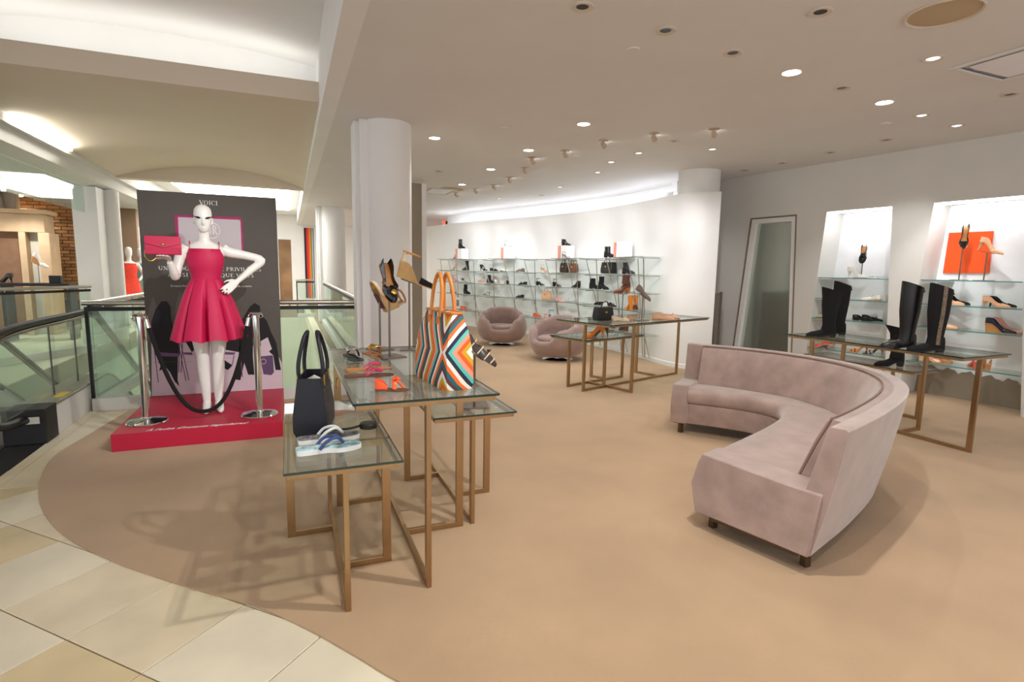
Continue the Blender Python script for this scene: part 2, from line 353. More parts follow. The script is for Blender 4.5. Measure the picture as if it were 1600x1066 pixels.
BR = [((1237, 112), 'glowing round downlight above the curved sofa', 62), ((1382, 159), 'glowing round downlight nearest the right hand niches', 62), ((912, 193), 'glowing round downlight nearest the middle of the ceiling', 62),
      ((826, 234), 'glowing round downlight between the two rows of spotlights', 55), ((767, 264), 'glowing round downlight third from the far end', 50), ((722, 288), 'glowing round downlight second from the far end', 40), ((679, 215), 'dim glowing downlight just right of the round column', 130)]
for px, lb, pw in BR: downlight(px, 'bright', lb, pw)
DK = [((910, 10), 'dark recessed downlight at the top edge left of centre'), ((1040, 47), 'dark recessed downlight above a small blank ceiling disc'), ((1282, 18), 'large dark recessed downlight at the top edge right of centre'),
      ((1145, 82), 'dark recessed downlight left of the glowing one above the sofa'), ((1315, 137), 'dark recessed downlight between two glowing downlights'), ((1578, 147), 'dark recessed downlight beside the air vent at the right edge'),
      ((1053, 220), 'dark recessed downlight under the end pair of spotlights'), ((1385, 218), 'dark recessed downlight nearest the right wall, first of four'), ((1297, 238), 'dark recessed downlight along the right wall, second of four'),
      ((1222, 254), 'dark recessed downlight along the right wall, third of four'), ((1163, 266), 'dark recessed downlight along the right wall, farthest of four'), ((685, 267), 'small dark recessed downlight far back by the column'), ((846, 305), 'tiny dark recessed downlight far back over the shoe wall')]
for px, lb in DK: downlight(px, 'dark', lb)
SV = [((1458, 91), 'silver downlight just left of the air vent', 20), ((1440, 180), 'silver downlight before the right wall, left of a pair', 60), ((1495, 196), 'silver downlight before the right wall, right of a pair', 45), ((1113, 233), 'silver downlight in front of the short round pillar', 30),
      ((998, 239), 'silver downlight before the curved wall, nearest of a row', 26), ((955, 253), 'silver downlight before the curved wall, second of a row', 26), ((934, 269), 'silver downlight before the curved wall, third of a row', 26), ((875, 292), 'silver downlight before the curved wall, fourth of a row', 26), ((780, 310), 'silver downlight before the curved wall, farthest of a row', 26)]
for px, lb, pw in SV: downlight(px, 'silver', lb, pw)
# the same downlight grid goes on overhead behind the viewer, with one lamp added
for (x, y, pw, lb) in ((1.6, 1.55, 105, 'glowing downlight overhead in front of the display tables'), (.85, 1.0, 52, 'added unseen downlight brightening the carpet beside the atrium edge'), (2.9, .9, 18, 'glowing downlight overhead behind the curved sofa'), (4.84, 1.4, 18, 'glowing downlight overhead right of the curved sofa'), (-.0, 0, 0, '')):  # the atrium edge downlight is added to brighten the left carpet
    if not pw: continue
    t = thing('downlight', lb, 'ceiling light', (x, y, ZC), 0, 'ceiling downlights'); obj('trim_ring', ring(.062, .072, .010), TRIMW, t, smooth=40)
    m = M(); m.lathe([(.0005, -.002), (.062, -.002), (.062, -.003), (.0005, -.003)], 24); obj('lens', m, LAMPG, t); spot(t, pw, 125)
HEADM = mat('spot_head', (196, 174, 152), .5)
ADJ = [((1116, 201), 'nearest'), ((1022, 208), 'second'), ((943, 219), 'third'), ((883, 235), 'fourth'), ((832, 246), 'fifth'), ((820, 262), 'sixth'), ((796, 277), 'seventh'), ((772, 289), 'eighth'), ((743, 295), 'ninth'), ((713, 301), 'farthest')]
for i, (px, nth) in enumerate(ADJ):
    p = fl(*px, ZC); t = thing('spotlight', 'small swivel ceiling spotlight aimed at the shoe wall, %s of the row' % nth, 'spotlight', (p.x, p.y, ZC), 0, 'swivel spotlights')
    m = M(); m.lathe([(.0005, 0), (.055, 0), (.055, -.008), (.0005, -.010)], 20); obj('canopy', m, HEADM, t, smooth=40)
    m = M(); m.cyl((0, 0, -.008), (-.012, -.012, -.05), .016, n=10); m.cyl((-.03, -.03, -.045), (.03, .028, -.062), .024, .03, 14); obj('head', m, HEADM, t, smooth=40)
    m = M(); m.cyl((.0305, .0285, -.0622), (.033, .0305, -.0628), .024, n=14); obj('lens', m, LAMPG if i != 5 else DARKIN, t)
    if i != 5:                                                    # each head is turned to its own stretch of the curved wall
        tgt = Vector(((5.50, 6.5, 1.6), (5.44, 7.35, 1.7), (5.46, 8.2, 1.75), (5.42, 9.1, 1.75), (5.22, 10.0, 1.75), (0, 0, 0), (4.9, 11.2, 1.75), (4.6, 12.1, 1.75), (4.3, 12.9, 1.75), (4.05, 13.7, 1.75))[i])
        dv = tgt-Vector((p.x+.04, p.y+.035, ZC-.075)); spot(t, 9.5*dv.length_squared, 48, .85, rot=dv.to_track_quat('-Z', 'Y').to_euler(), loc=(.04, .035, -.075), color=(.97, .98, 1))
for (x, y, tgt, lb) in ((.85, 2.1, (-.7, 5.4, 1.0), 'added unseen spotlight overhead brightening the mannequin'), (1.5, 2.4, (-.8, 5.9, .9), 'added unseen spotlight overhead brightening the printed board')):  # two unseen spots added overhead to brighten the mannequin display
    t = thing('spotlight', lb, 'spotlight', (x, y, ZC), 0, 'swivel spotlights'); m = M(); m.lathe([(.0005, 0), (.055, 0), (.055, -.008), (.0005, -.010)], 20); obj('canopy', m, HEADM, t, smooth=40)
    dv = (Vector(tgt)-Vector((x, y, ZC-.06))).normalized(); m = M(); m.cyl((0, 0, -.008), (0, 0, -.05), .012, n=10); m.cyl(Vector((0, 0, -.05))-dv*.04, Vector((0, 0, -.05))+dv*.04, .024, .03, 14); obj('head', m, HEADM, t, smooth=40)
    m = M(); m.cyl(Vector((0, 0, -.05))+dv*.0405, Vector((0, 0, -.05))+dv*.042, .024, n=14); obj('lens', m, LAMPG, t); spot(t, 150, 46, .8, rot=dv.to_track_quat('-Z', 'Y').to_euler(), loc=Vector((0, 0, -.05))+dv*.06)
for px, lb in (((990, 77), 'blank round cover plate below the top dark downlights'), ((788, 200), 'blank round cover plate left of the middle glowing downlight'), ((1384, 193), 'blank round cover plate before the right wall'), ((1115, 256), 'small round sensor above the short pillar')):
    p = fl(*px, ZC); m = M(); m.lathe([(.0005, 0), (.045, 0), (.043, -.008), (.0005, -.010)], 24); o = obj('cover_plate', m, W_CEIL, smooth=40); o.location = (p.x, p.y, ZC); tag(o, lb, 'ceiling plate')
for px, r, lb in (((1475, 20), .19, 'large round beige ceiling speaker grille at the top right'), ((706, 295), .24, 'round brown ceiling speaker grille far back')):
    p = fl(*px, ZC); t = thing('ceiling_speaker', lb, 'speaker', (p.x, p.y, ZC)); obj('rim', ring(r*.9, r, .012, 40), TRIMW, t, smooth=40)
    m = M(); m.lathe([(.0005, -.008), (r*.5, -.007), (r*.9, -.003), (.0005, -.001)], 40); obj('grille', m, mat('speaker_cloth', (190, 170, 140), .9, bump=.3, bscale=400), t, smooth=40)
def vent(x, y, sx, sy, lb):
    t = thing('air_vent', lb, 'vent', (x, y, ZC)); m = M(); w = .035
    m.box(0, sx, 0, w, -.014, 0); m.box(0, sx, sy-w, sy, -.014, 0); m.box(0, w, w, sy-w, -.014, 0); m.box(sx-w, sx, w, sy-w, -.014, 0); obj('frame', m, W_CEIL, t, bevel=.004)
    m = M(); m.box(w+.03, sx-w-.03, w+.05, sy-w-.05, -.012, -.006); obj('baffle', m, mat('vent_baffle', (222, 222, 226), .4), t)
    m = M(); m.box(w, sx-w, w, sy-w, -.003, -.0005); obj('slot', m, DARKIN, t)
vent(4.48, 2.05, .62, .62, 'square white air vent in the ceiling at the right edge')
vent(2.50, 10.3, .56, .8, 'square white air vent in the ceiling far back by the column')

# ================================================================ GLASS TABLES on pinwheel metal frames
def table(name, label, loc, rz, L, Wd, h, legs, group='glass display tables', bar=.040, flat=.022):
    """local x along length, y across; legs = list of (x,y) of four legs: two on the long bar, two on the arms"""
    t = thing(name, label, 'table', loc, rz, group)
    g = M(); g.box(-L/2+.001, L/2-.001, -Wd/2+.001, Wd/2-.001, h-.010, h); obj('glass_top', g, GLASS, t)
    e = M(); w = .004
    e.box(-L/2, L/2, -Wd/2-w*.2, -Wd/2+w*.2, h-.011, h-.001); e.box(-L/2, L/2, Wd/2-w*.2, Wd/2+w*.2, h-.011, h-.001); e.box(-L/2-w*.2, -L/2+w*.2, -Wd/2, Wd/2, h-.011, h-.001); e.box(L/2-w*.2, L/2+w*.2, -Wd/2, Wd/2, h-.011, h-.001)
    obj('glass_edge', e, GEDGE, t)
    # slim metal rim under the glass
    f = M(); zt = h-.0115; a = .022; i = .012
    f.box(-L/2+i, L/2-i, -Wd/2+i, -Wd/2+i+.012, zt-a, zt); f.box(-L/2+i, L/2-i, Wd/2-i-.012, Wd/2-i, zt-a, zt); f.box(-L/2+i, -L/2+i+.012, -Wd/2+i+.012, Wd/2-i-.012, zt-a, zt); f.box(L/2-i-.012, L/2-i, -Wd/2+i+.012, Wd/2-i-.012, zt-a, zt)
    obj('top_rail', f, BRASS, t, bevel=.001)
    (ax, ay), (bx_, by), (cx, cy), (dx, dy) = legs      # a,b on the x axis ends; c on -y side ; d on +y side
    z1 = zt-.001
    for (x, y, along) in ((ax, ay, 'x'), (bx_, by, 'x'), (cx, cy, 'y'), (dx, dy, 'y')):
        m = M(); hx, hy = (bar/2, flat/2) if along == 'x' else (flat/2, bar/2)
        m.box(x-hx, x+hx, y-hy, y+hy, 0.0, z1); obj('leg', m, BRASS, t, bevel=.0015)
    m = M(); s = .032; f2 = flat/2; b2_ = bar/2
    m.box(ax+b2_, bx_-b2_, -f2, f2, 0, s); obj('floor_bar', m, BRASS, t, bevel=.0015)
    m = M(); m.box(cx-f2, cx+f2, cy+b2_, -f2, 0, s); obj('floor_bar', m, BRASS, t, bevel=.0015)
    m = M(); m.box(dx-f2, dx+f2, f2, dy-b2_, 0, s); obj('floor_bar', m, BRASS, t, bevel=.0015)
    m = M(); m.box(ax+b2_, bx_-b2_, -f2, f2, z1-s, z1); obj('top_bar', m, BRASS, t, bevel=.0015)
    m = M(); m.box(cx-f2, cx+f2, cy+b2_, -f2, z1-s, z1); obj('top_arm', m, BRASS, t, bevel=.0015); m = M(); m.box(dx-f2, dx+f2, f2, dy-b2_, z1-s, z1); obj('top_arm', m, BRASS, t, bevel=.0015)
    return t
# local x -> world +Y when rz = 90deg ; local y -> world -X.  legs given from world floor contacts
def wtable(label, x0, x1, y0, y1, h, front, back, left, right, **k):
    cx, cy = (x0+x1)/2, (y0+y1)/2
    tr = lambda X, Y: (Y-cy, -(X-cx))
    xm = (left[0]+right[0])/2
    cx = xm; 
    tr = lambda X, Y: (Y-cy, -(X-cx))
    return table('glass_table', label, (cx, cy, .008), R(90), y1-y0, x1-x0, h-.008, [tr(cx, front), tr(cx, back), tr(right[0], right[1]), tr(left[0], left[1])], **k)
HT1, HT2, HT3 = .650, .895, .660
wtable('low glass table with bronze legs holding the navy tote, nearest the viewer', -.045, .42, 2.20, 3.36, HT1, 2.235, 3.32, (-.03, 2.99), (.405, 2.57))
wtable('tall glass table with bronze legs under the striped tote', .225, .865, 2.245, 3.84, HT2, 2.287, 3.79, (.245, 3.30), (.845, 2.80))
wtable('low glass table with bronze legs holding the snakeskin shoe stand', .685, 1.165, 2.75, 3.96, HT3, 2.815, 3.90, (.705, 3.56), (1.145, 3.19))
HM1, HM2 = .85, .63
table('glass_table', 'tall glass table with bronze legs before the shoe wall', (4.16, 5.90, .008), R(17.4), 2.05, .86, HM1-.008, [(-.965, 0), (.965, 0), (-.55, -.39), (.55, .39)], group='glass display tables')
table('glass_table', 'low glass table with bronze legs nested under the tall one by the armchair', (3.68, 6.05, .008), R(17.4)-.0, 1.12, .62, HM2-.008, [(-.52, 0), (.52, 0), (-.16, -.27), (.20, .27)], group='glass display tables')
HR1, HR2 = .83, .52
table('glass_table', 'tall glass table with bronze legs behind the curved sofa', (5.17, 3.36, .008), R(91), 1.62, .66, HR1-.008, [(-.76, 0), (.76, 0), (-.20, -.29), (.2, .29)], group='glass display tables')
table('glass_table', 'low glass table nested beneath the boots table by the niches', (5.84, 3.98, .008), R(91), 1.22, .42, HR2-.008, [(-.57, 0), (.57, 0), (-.18, -.18), (.18, .18)], group='glass display tables')

# ================================================================ CURVED SOFA
OUT = [(3.56, 4.20), (3.84, 3.82), (4.0, 3.42), (4.02, 3.02), (3.90, 2.66), (3.66, 2.36), (3.30, 2.12), (2.79, 1.90), (2.265, 1.72)]
INN = [(3.16, 3.86), (3.40, 3.60), (3.56, 3.36), (3.60, 3.15), (3.50, 2.98), (3.30, 2.83), (2.98, 2.67), (2.56, 2.50), (2.105, 2.325)]
so = spline([(x, y, 0) for x, y in OUT], 6); si = spline([(x, y, 0) for x, y in INN], 6); NS = len(so)
sofa = thing('curved_sofa', 'long curved dusty mauve velvet sofa', 'sofa', (3.4, 2.9, .008)); off = Vector((3.4, 2.9, 0))
def sec(i, pts):
    F, B = si[i]-off, so[i]-off; d = (B-F); L = d.length; d.normalize()
    # s in metres from the front when >=0 ; from the back when tagged
    return [F+d*(s if not isinstance(s, tuple) else L+s[0])+Vector((0, 0, z)) for s, z in pts]
base = [(.03, .10), (.0, .27), (.01, .285), (.03, .29), ((-.04,), .29), ((-.03,), .27), ((-.04,), .10)]
m = M(); m.loft([sec(i, base) for i in range(1, NS-1)]); obj('base', m, VELVET, sofa, smooth=50)
seat = [(.0, .292), (-.022, .32), (-.022, .375), (.0, .405), (.05, .418), (.25, .415), ((-.16,), .405), ((-.14,), .292)]
m = M(); m.loft([sec(i, seat) for i in range(2, NS-2)]); obj('seat_cushion', m, VELVET, sofa, smooth=60)
back = [((-.06,), .28), ((-.05,), .41), ((-.005,), .60), ((.028,), .735), ((.035,), .752), ((.105,), .755), ((.115,), .745), ((.095,), .60), ((.055,), .36), ((.0,), .10), ((-.03,), .10)]
m = M(); m.loft([sec(i, back) for i in range(0, NS)]); obj('backrest', m, VELVET, sofa, smooth=50, bevel=.004)
bc = [((-.16,), .39), ((-.155,), .43), ((-.09,), .62), ((-.045,), .725), ((-.02,), .742), ((.03,), .738), ((.0,), .60), ((-.05,), .40)]
m = M(); m.loft([sec(i, bc) for i in range(2, NS-2)]); obj('back_cushion', m, VELVET, sofa, smooth=50)
m = M(); m.tube([sec(i, [((-.022,), .748)])[0] for i in range(2, NS-2)], .006, 6); m.tube([sec(2, [(s, z)])[0] for s, z in (((-.022,), .748), ((-.085,), .60), ((-.15,), .42))], .006, 6); m.tube([sec(NS-3, [(s, z)])[0] for s, z in (((-.022,), .748), ((-.085,), .60), ((-.15,), .42))], .006, 6)
obj('piping', m, mat('velvet_piping', (140, 112, 100), .8), sofa, smooth=60)
for i0, i1 in ((0, 2), (NS-3, NS-1)):
    arm = [(.0, .10), (-.035, .26), (.0, .39), (.025, .445), ((-.13,), .425), ((.035,), .425), ((-.005,), .10)]
    rg = [sec(i, arm) for i in range(i0, i1+1)]
    if i0: tv_ = (si[-1]-si[-2]).normalized()*.02; rg.append([p_+tv_ for p_ in rg[-1]])
    else: tv_ = (si[0]-si[1]).normalized()*.02; rg.insert(0, [p_+tv_ for p_ in rg[0]])
    m = M(); m.loft(rg); obj('armrest', m, VELVET, sofa, smooth=30, bevel=.007)
plin = [(.09, .075), (.09, .10), ((-.06,), .10), ((-.06,), .075)]
m = M(); m.loft([sec(i, plin) for i in range(0, NS)]); obj('plinth', m, mat('sofa_plinth', (92, 76, 60), .4, .6), sofa)
for i, s in ((0, .07), (0, (-.05,)), (NS//2, .08), (NS//2, (-.06,)), (NS-1, .07), (NS-1, (-.05,)), (NS//4, .08), (3*NS//4, (-.06,)), (NS//4, (-.06,)), (3*NS//4, .08)):
    i = min(max(i, 1), NS-2); p = sec(i, [(s, 0)])[0]; m = M(); m.box(p.x-.018, p.x+.018, p.y-.018, p.y+.018, 0, .076); obj('leg', m, mat('sofa_leg', (104, 88, 66), .3, .8), sofa, bevel=.002)

# ================================================================ EGG ARMCHAIRS
def armchair(label, x, y, rz):
    t = thing('tub_armchair', label, 'armchair', (x, y, .008), rz, 'egg shaped armchairs'); NT = 72
    rim = [(0, .715), (45, .70), (75, .64), (100, .575), (122, .53), (138, .505), (146, .47), (153, .37), (160, .335), (180, .325)]
    rows = []
    for k in range(NT):
        a = 2*PI*k/NT; deg = abs(((math.degrees(a)+180) % 360)-180); zr = interp(deg, rim)
        Ro = lambda z: .47*math.sqrt(max(.05, 1-((z-.35)/(.44 if z > .35 else .40))**2))
        c, s = math.cos(a), math.sin(a); ex, ey = 1.0, 1.03       # local +x is the back
        pr = [(.20, .05)]
        for q_ in range(1, 9): z = lerp(.05, zr-.05, q_/8); pr.append((Ro(z), z))
        ro = Ro(zr-.05); th = .115 if deg < 140 else lerp(.115, .07, (deg-140)/40)
        pr += [(ro-.015, zr-.018), (ro-.05, zr), (ro-th+.02, zr-.012), (ro-th, zr-.05)]
        zi = min(.30, zr-.07); pr += [(min(ro-th+.0, .34), lerp(zr-.05, zi, .5)), (.30, zi), (.0, .27)]
        rows.append([(c*r*ex, s*r*ey, z) for r, z in pr])
    m = M(); rows.append(rows[0]); m.grid(rows); obj('shell', m, VELVETD, t, smooth=180)
    m = M(); n = 40; rr = []
    for z, f in ((.285, .9), (.30, .985), (.34, 1.0), (.375, .97), (.39, .86), (.392, .4)):
        rr.append([((.30 if math.cos(2*PI*i/n) > 0 else .345)*f*math.cos(2*PI*i/n)*1.0-.02, .285*f*math.sin(2*PI*i/n), z) for i in range(n)])
    m.loft(rr); obj('seat_cushion', m, VELVETD, t, smooth=60)
    m = M(); m.lathe([(.0005, 0), (.25, 0), (.25, .010), (.06, .022), (.06, .06), (.0005, .06)], 36); obj('swivel_base', m, CHROME, t, smooth=40)
armchair('brown velvet egg armchair facing forward, the farther of the two', 3.78, 9.75, math.atan2(9.75, 3.78)-R(2))
armchair('brown velvet egg armchair turned sideways behind the glass tables', 4.02, 7.85, math.atan2(7.85, 4.02)-R(38))
# ================================================================ SHOES AND BAGS
PAL = {'black': ((11, 11, 13), .4), 'patent': ((9, 9, 12), .12), 'suede': ((13, 12, 13), .9), 'tan': ((196, 132, 72), .4), 'nude': ((226, 176, 138), .2), 'beige': ((222, 200, 170), .45), 'white': ((236, 232, 226), .4), 'cork': ((190, 134, 78), .85), 'rope': ((198, 158, 104), .9),
       'brown': ((104, 60, 36), .45), 'dkbrown': ((50, 34, 28), .5), 'navy': ((26, 26, 48), .3), 'coral': ((232, 96, 86), .3), 'pink': ((236, 60, 120), .4), 'rose': ((222, 160, 150), .4), 'orange': ((246, 92, 40), .3), 'amber': ((214, 122, 26), .4), 'silver': ((196, 192, 186), .25), 'taupe': ((128, 112, 98), .6), 'snake': ((62, 52, 46), .35), 'blue': ((62, 116, 186), .4), 'grey': ((150, 146, 142), .5), 'red': ((200, 40, 40), .4), 'yellow': ((222, 190, 60), .4)}
def pm(k): c, r = PAL[k]; return mat('leather_'+k, c, r, var=.06, scale=30)
def last(L, heel, W, toe='round'):
    zs = lambda t: heel*interp(t, [(0, 1), (.18, 1), (.66, .02), (1, .02)])+.004
    wk = [(0, .55), (.06, .70), (.2, .72), (.42, .62), (.68, 1.0), (.86, .84), (.95, .60), (1, .30)] if toe == 'round' else [(0, .55), (.06, .70), (.2, .72), (.42, .62), (.66, .98), (.85, .58), (.95, .28), (1, .10)]
    return zs, lambda t: W/2*interp(t, wk)
STN = [0, .02, .06, .12, .2, .3, .4, .5, .56, .60, .64, .7, .78, .86, .92, .96, .985, 1]
def upper(L, heel, W, toe='round', tv=.62, hh=.055, vh=.05, peep=False, high=0):
    zs, w = last(L, heel, W, toe); m = M(); rings = []
    for t in STN:
        if peep and t > .93: break
        z = zs(t); ww = w(t); x = t*L
        if t < tv and not high:
            h = interp(t, [(0, hh), (.15, hh*.95), (.42, hh*.55), (tv, hh*.62)])
            P = [(-ww, 0), (-ww*1.04, h*.5), (-ww*.95, h), (-ww*.86, h), (-ww*.82, .004), (ww*.82, .004), (ww*.86, h), (ww*.95, h), (ww*1.04, h*.5), (ww, 0)]
        else:
            h = interp(t, [(0, max(high, .05)), (.3, max(high, .05)), (tv, vh), (.8, vh*.78), (.93, vh*.55), (1, vh*.30)])
            P = [(-ww*math.cos(PI*k/9), h*math.sin(PI*k/9)**.8) for k in range(10)]
        rings.append([(x, y, z+zz) for y, zz in P])
    m.loft(rings); return m
def sole(L, heel, W, toe='round', th=.006, grow=1.06):
    zs, w = last(L, heel, W, toe); m = M()
    m.loft([[(t*L, -w(t)*grow, zs(t)), (t*L, w(t)*grow, zs(t)), (t*L, w(t)*grow, max(zs(t)-th, 0)), (t*L, -w(t)*grow, max(zs(t)-th, 0))] for t in STN]); return m
def heelm(L, heel, W, kind):
    zs, w = last(L, heel, W); m = M()
    if kind == 'stiletto':
        m.loft([[(cx+rx*math.cos(2*PI*i/10), ry*math.sin(2*PI*i/10), z) for i in range(10)] for cx, rx, ry, z in ((.026, .026, .024, heel), (.020, .016, .016, heel*.7), (.012, .008, .008, heel*.3), (.010, .007, .007, 0))])
    elif kind == 'block':
        m.loft([[(x0, -y, z), (x1, -y, z), (x1, y, z), (x0, y, z)] for x0, x1, y, z in ((.0, .058, .028, heel), (.004, .046, .024, heel*.4), (.004, .046, .024, 0))])
    elif kind == 'wedge':
        m.loft([[(t*L+(.012 if t == 0 else 0), -w(t)*.98, 0), (t*L, -w(t)*1.02, zs(t)-.002), (t*L, w(t)*1.02, zs(t)-.002), (t*L+(.012 if t == 0 else 0), w(t)*.98, 0)] for t in (0, .06, .12, .2, .3, .4, .5, .6, .7, .8, .9, .96)])
    else: m.box(.004, .06, -.026, .026, 0, heel+.002)
    return m
_proto = {}
def build_shoe(style, c1, c2):
    t = thing('shoe', '', 'shoe')
    def part(n, m, k, **kw): return obj(n, m, pm(k) if isinstance(k, str) else k, t, **{'smooth': 45, **kw})
    L, W = .245, .086
    if style in ('pump', 'midpump', 'peep', 'flat', 'loafer', 'wedge', 'blockpump'):
        h = {'pump': .09, 'midpump': .06, 'peep': .07, 'flat': .012, 'loafer': .016, 'wedge': .085, 'blockpump': .075}[style]; toe = 'point' if style in ('pump', 'midpump') else 'round'
        part('upper', upper(L, h, W, toe, tv=.66 if style != 'loafer' else .48, vh=.045, peep=style == 'peep'), c1); part('sole', sole(L, h, W, toe, .014 if style == 'wedge' else .006), c2)
        zs, w = last(L, h, W, toe); m = M(); m.grid([[(t_*L, -w(t_)*.80, zs(t_)+.0055), (t_*L, w(t_)*.80, zs(t_)+.0055)] for t_ in STN[1:] if t_ < .64]); part('insole', m, 'beige' if c1 != 'patent' else 'tan')
        part('heel', heelm(L, h, W, {'pump': 'stiletto', 'midpump': 'stiletto', 'peep': 'block', 'wedge': 'wedge', 'blockpump': 'block'}.get(style, 'flat')), c2 if style in ('wedge', 'flat', 'loafer') else c1)
        if style in ('flat', 'loafer'):
            m = M(); m.tube([(.165, -.018, .05), (.172, 0, .058), (.165, .018, .05)], .006, 6); part('bow', m, c1)
    elif style in ('bootie', 'heelboot'):
        h = .03 if style == 'bootie' else .07; part('upper', upper(L, h, W, 'round', tv=.5, vh=.065, high=.09), c1); part('sole', sole(L, h, W, th=.008), c2); part('heel', heelm(L, h, W, 'block'), c2)
        m = M(); m.loft([[(cx+rx*math.cos(2*PI*i/16), ry*math.sin(2*PI*i/16), z) for i in range(16)] for cx, rx, ry, z in ((.062, .058, .036, h+.05), (.060, .055, .037, h+.09), (.055, .056, .040, h+.16), (.054, .050, .034, h+.161), (.056, .046, .03, h+.11))]); part('shaft', m, c1)
    elif style in ('sandal', 'heelsandal'):
        h = .010 if style == 'sandal' else .085; zs, w = last(L, h, W); part('sole', sole(L, h, W, th=.008), c2)
        for t_, hh_ in ((.62, .045), (.78, .032)):
            m = M(); m.tube([(t_*L, w(t_)*math.cos(a), zs(t_)+hh_*math.sin(a)) for a in [PI*k/10 for k in range(11)]], .011, 8, up=(1, 0, 0), fb=.22); part('strap', m, c1)
        z = zs(.1); m = M(); m.tube([(.05+.045*math.cos(a), .032*math.sin(a), z+.06) for a in [2*PI*k/16 for k in range(16)]], .006, 6, closed=True); m.tube([(.008, 0, z), (.006, 0, z+.06)], .006, 6); part('ankle_strap', m, c1)
        if h > .05: part('heel', heelm(L, h, W, 'block' if c1 == 'black' else 'stiletto'), c1)
    elif style == 'thong':
        part('sole', sole(L, .006, W, th=.01, grow=1.08), c2); m = M()
        m.tube([(.10, -.036, .008), (.14, -.028, .035), (.185, 0, .022), (.14, .028, .035), (.10, .036, .008)], .007, 8, flat=.5); part('strap', m, c1)
        m = M(); m.lathe([(.0005, .03), (.016, .03), (.016, .036), (.0005, .04)], 16, (.165, 0, 0)); part('ornament', m, c1)
    elif style == 'espadrille':
        part('heel', heelm(L, .095, W, 'wedge'), c2); part('sole', sole(L, .095, W, th=.016), c2); zs, w = last(L, .095, W); m = M()
        rings = []
        for t_ in (.62, .7, .78, .86, .92, .96, .985, 1): rings.append([(t_*L, -w(t_)*math.cos(PI*k/9), zs(t_)+.038*interp(t_, [(.62, 1), (.9, .8), (1, .35)])*math.sin(PI*k/9)**.8) for k in range(10)])
        m.loft(rings); part('toe_cap', m, c1)
        m = M(); m.loft([[(x-.004+.02*math.cos(2*PI*i/14)*0, y, z) for x, y, z in ((.0+.004*abs(k), .034*math.sin(PI*k/12), .10+dz) for k in range(-6, 7))] for i, dz in ((0, 0), (1, .055))], closed=False); part('heel_counter', m, 'beige')
        m = M(); m.tube([(.05+.05*math.cos(a), .036*math.sin(a), .158) for a in [2*PI*k/18 for k in range(18)]], .007, 6, closed=True); part('ankle_strap', m, 'tan')
    _proto[(style, c1, c2)] = t; return t
def shoe(style, c1, c2, loc, rz, label, group, sc=1.0, cat=None):
    k = (style, c1, c2)
    if k in _proto: t = copy_tree(_proto[k], loc, rz, label)
    else:
        t = build_shoe(*k); t.location = loc; t.rotation_euler = (0, 0, rz); t['label'] = label
    t.rotation_euler = (0, 0, rz); t.scale = (sc, sc, sc); t['group'] = group
    nm = {'bootie': 'ankle_boot', 'heelboot': 'ankle_boot', 'sandal': 'sandal', 'heelsandal': 'sandal', 'thong': 'thong_sandal', 'pump': 'pump_shoe', 'midpump': 'pump_shoe', 'peep': 'peep_toe_shoe', 'blockpump': 'pump_shoe', 'flat': 'flat_shoe', 'loafer': 'loafer_shoe', 'wedge': 'wedge_shoe', 'espadrille': 'espadrille_shoe'}[style]
    t.name = nm; t['category'] = cat or {'ankle_boot': 'boot', 'sandal': 'sandal', 'thong_sandal': 'sandal'}.get(nm, 'shoe'); return t
def handbag(loc, rz, w, h, d, c1, label, group=None, handles=1, trim=None):
    t = thing('handbag', label, 'handbag', loc, rz, group)
    m = M(); m.loft([[(-w/2*f, -d/2*g, z), (w/2*f, -d/2*g, z), (w/2*f, d/2*g, z), (-w/2*f, d/2*g, z)] for f, g, z in ((.94, 1, 0), (1, 1.04, h*.3), (.95, .8, h*.9), (.93, .7, h))]); obj('body', m, pm(c1), t, bevel=.012, smooth=40)
    for s in (-1, 1)[:2 if handles > 1 else 1]:
        m = M(); m.tube([(w*.25*math.cos(a), s*d*.3, h*.93+min(w*.42, .075)*math.sin(a)) for a in [PI*k/12 for k in range(13)]], .007, 6); obj('handle', m, pm(trim or c1), t, smooth=60)
    m = M(); m.box(-.018, .018, -d/2-.006, -d/2*.98, h*.55, h*.68); obj('clasp', m, GOLD, t, bevel=.002)
    return t

# ---- the glass shelves along the curved wall
cum = [0]
for i in range(1, len(cw)): cum.append(cum[-1]+(cw[i]-cw[i-1]).length)
def cpos(s, off, z=0):
    s = min(max(s, 0), cum[-1])
    for i in range(len(cum)-1):
        if cum[i+1] >= s:
            t = (s-cum[i])/(cum[i+1]-cum[i]); p = cw[i].lerp(cw[i+1], t); n = cnormal(i).lerp(cnormal(i+1), t).normalized(); q = p+n*off; return Vector((q.x, q.y, z))
def ctan(s): a = cpos(s-.05, .2); b = cpos(s+.05, .2); d = b-a; return math.atan2(d.y, d.x)
def s_at(px, py, off):
    """distance along the wall where the sight line through the pixel crosses the shelf line"""
    d = ray(px, py); best = None
    for k in range(0, 900):
        s = cum[-1]*k/899; p = cpos(s, off); cr = d.x*p.y-d.y*p.x
        if best is None or abs(cr) < best[0]: best = (abs(cr), s)
    return best[1]
S0, S1 = s_at(693, 430, .2), s_at(1014, 430, .3)
ROWS = [1.685, 1.405, 1.12, .83, .455]
shelving = thing('wall_shelving', 'five tiers of glass shelves on slanted steel rods along the curved wall', 'shelving', (5.0, 9.0, 0)); so_ = Vector((5.0, 9.0, 0))
NP = 7
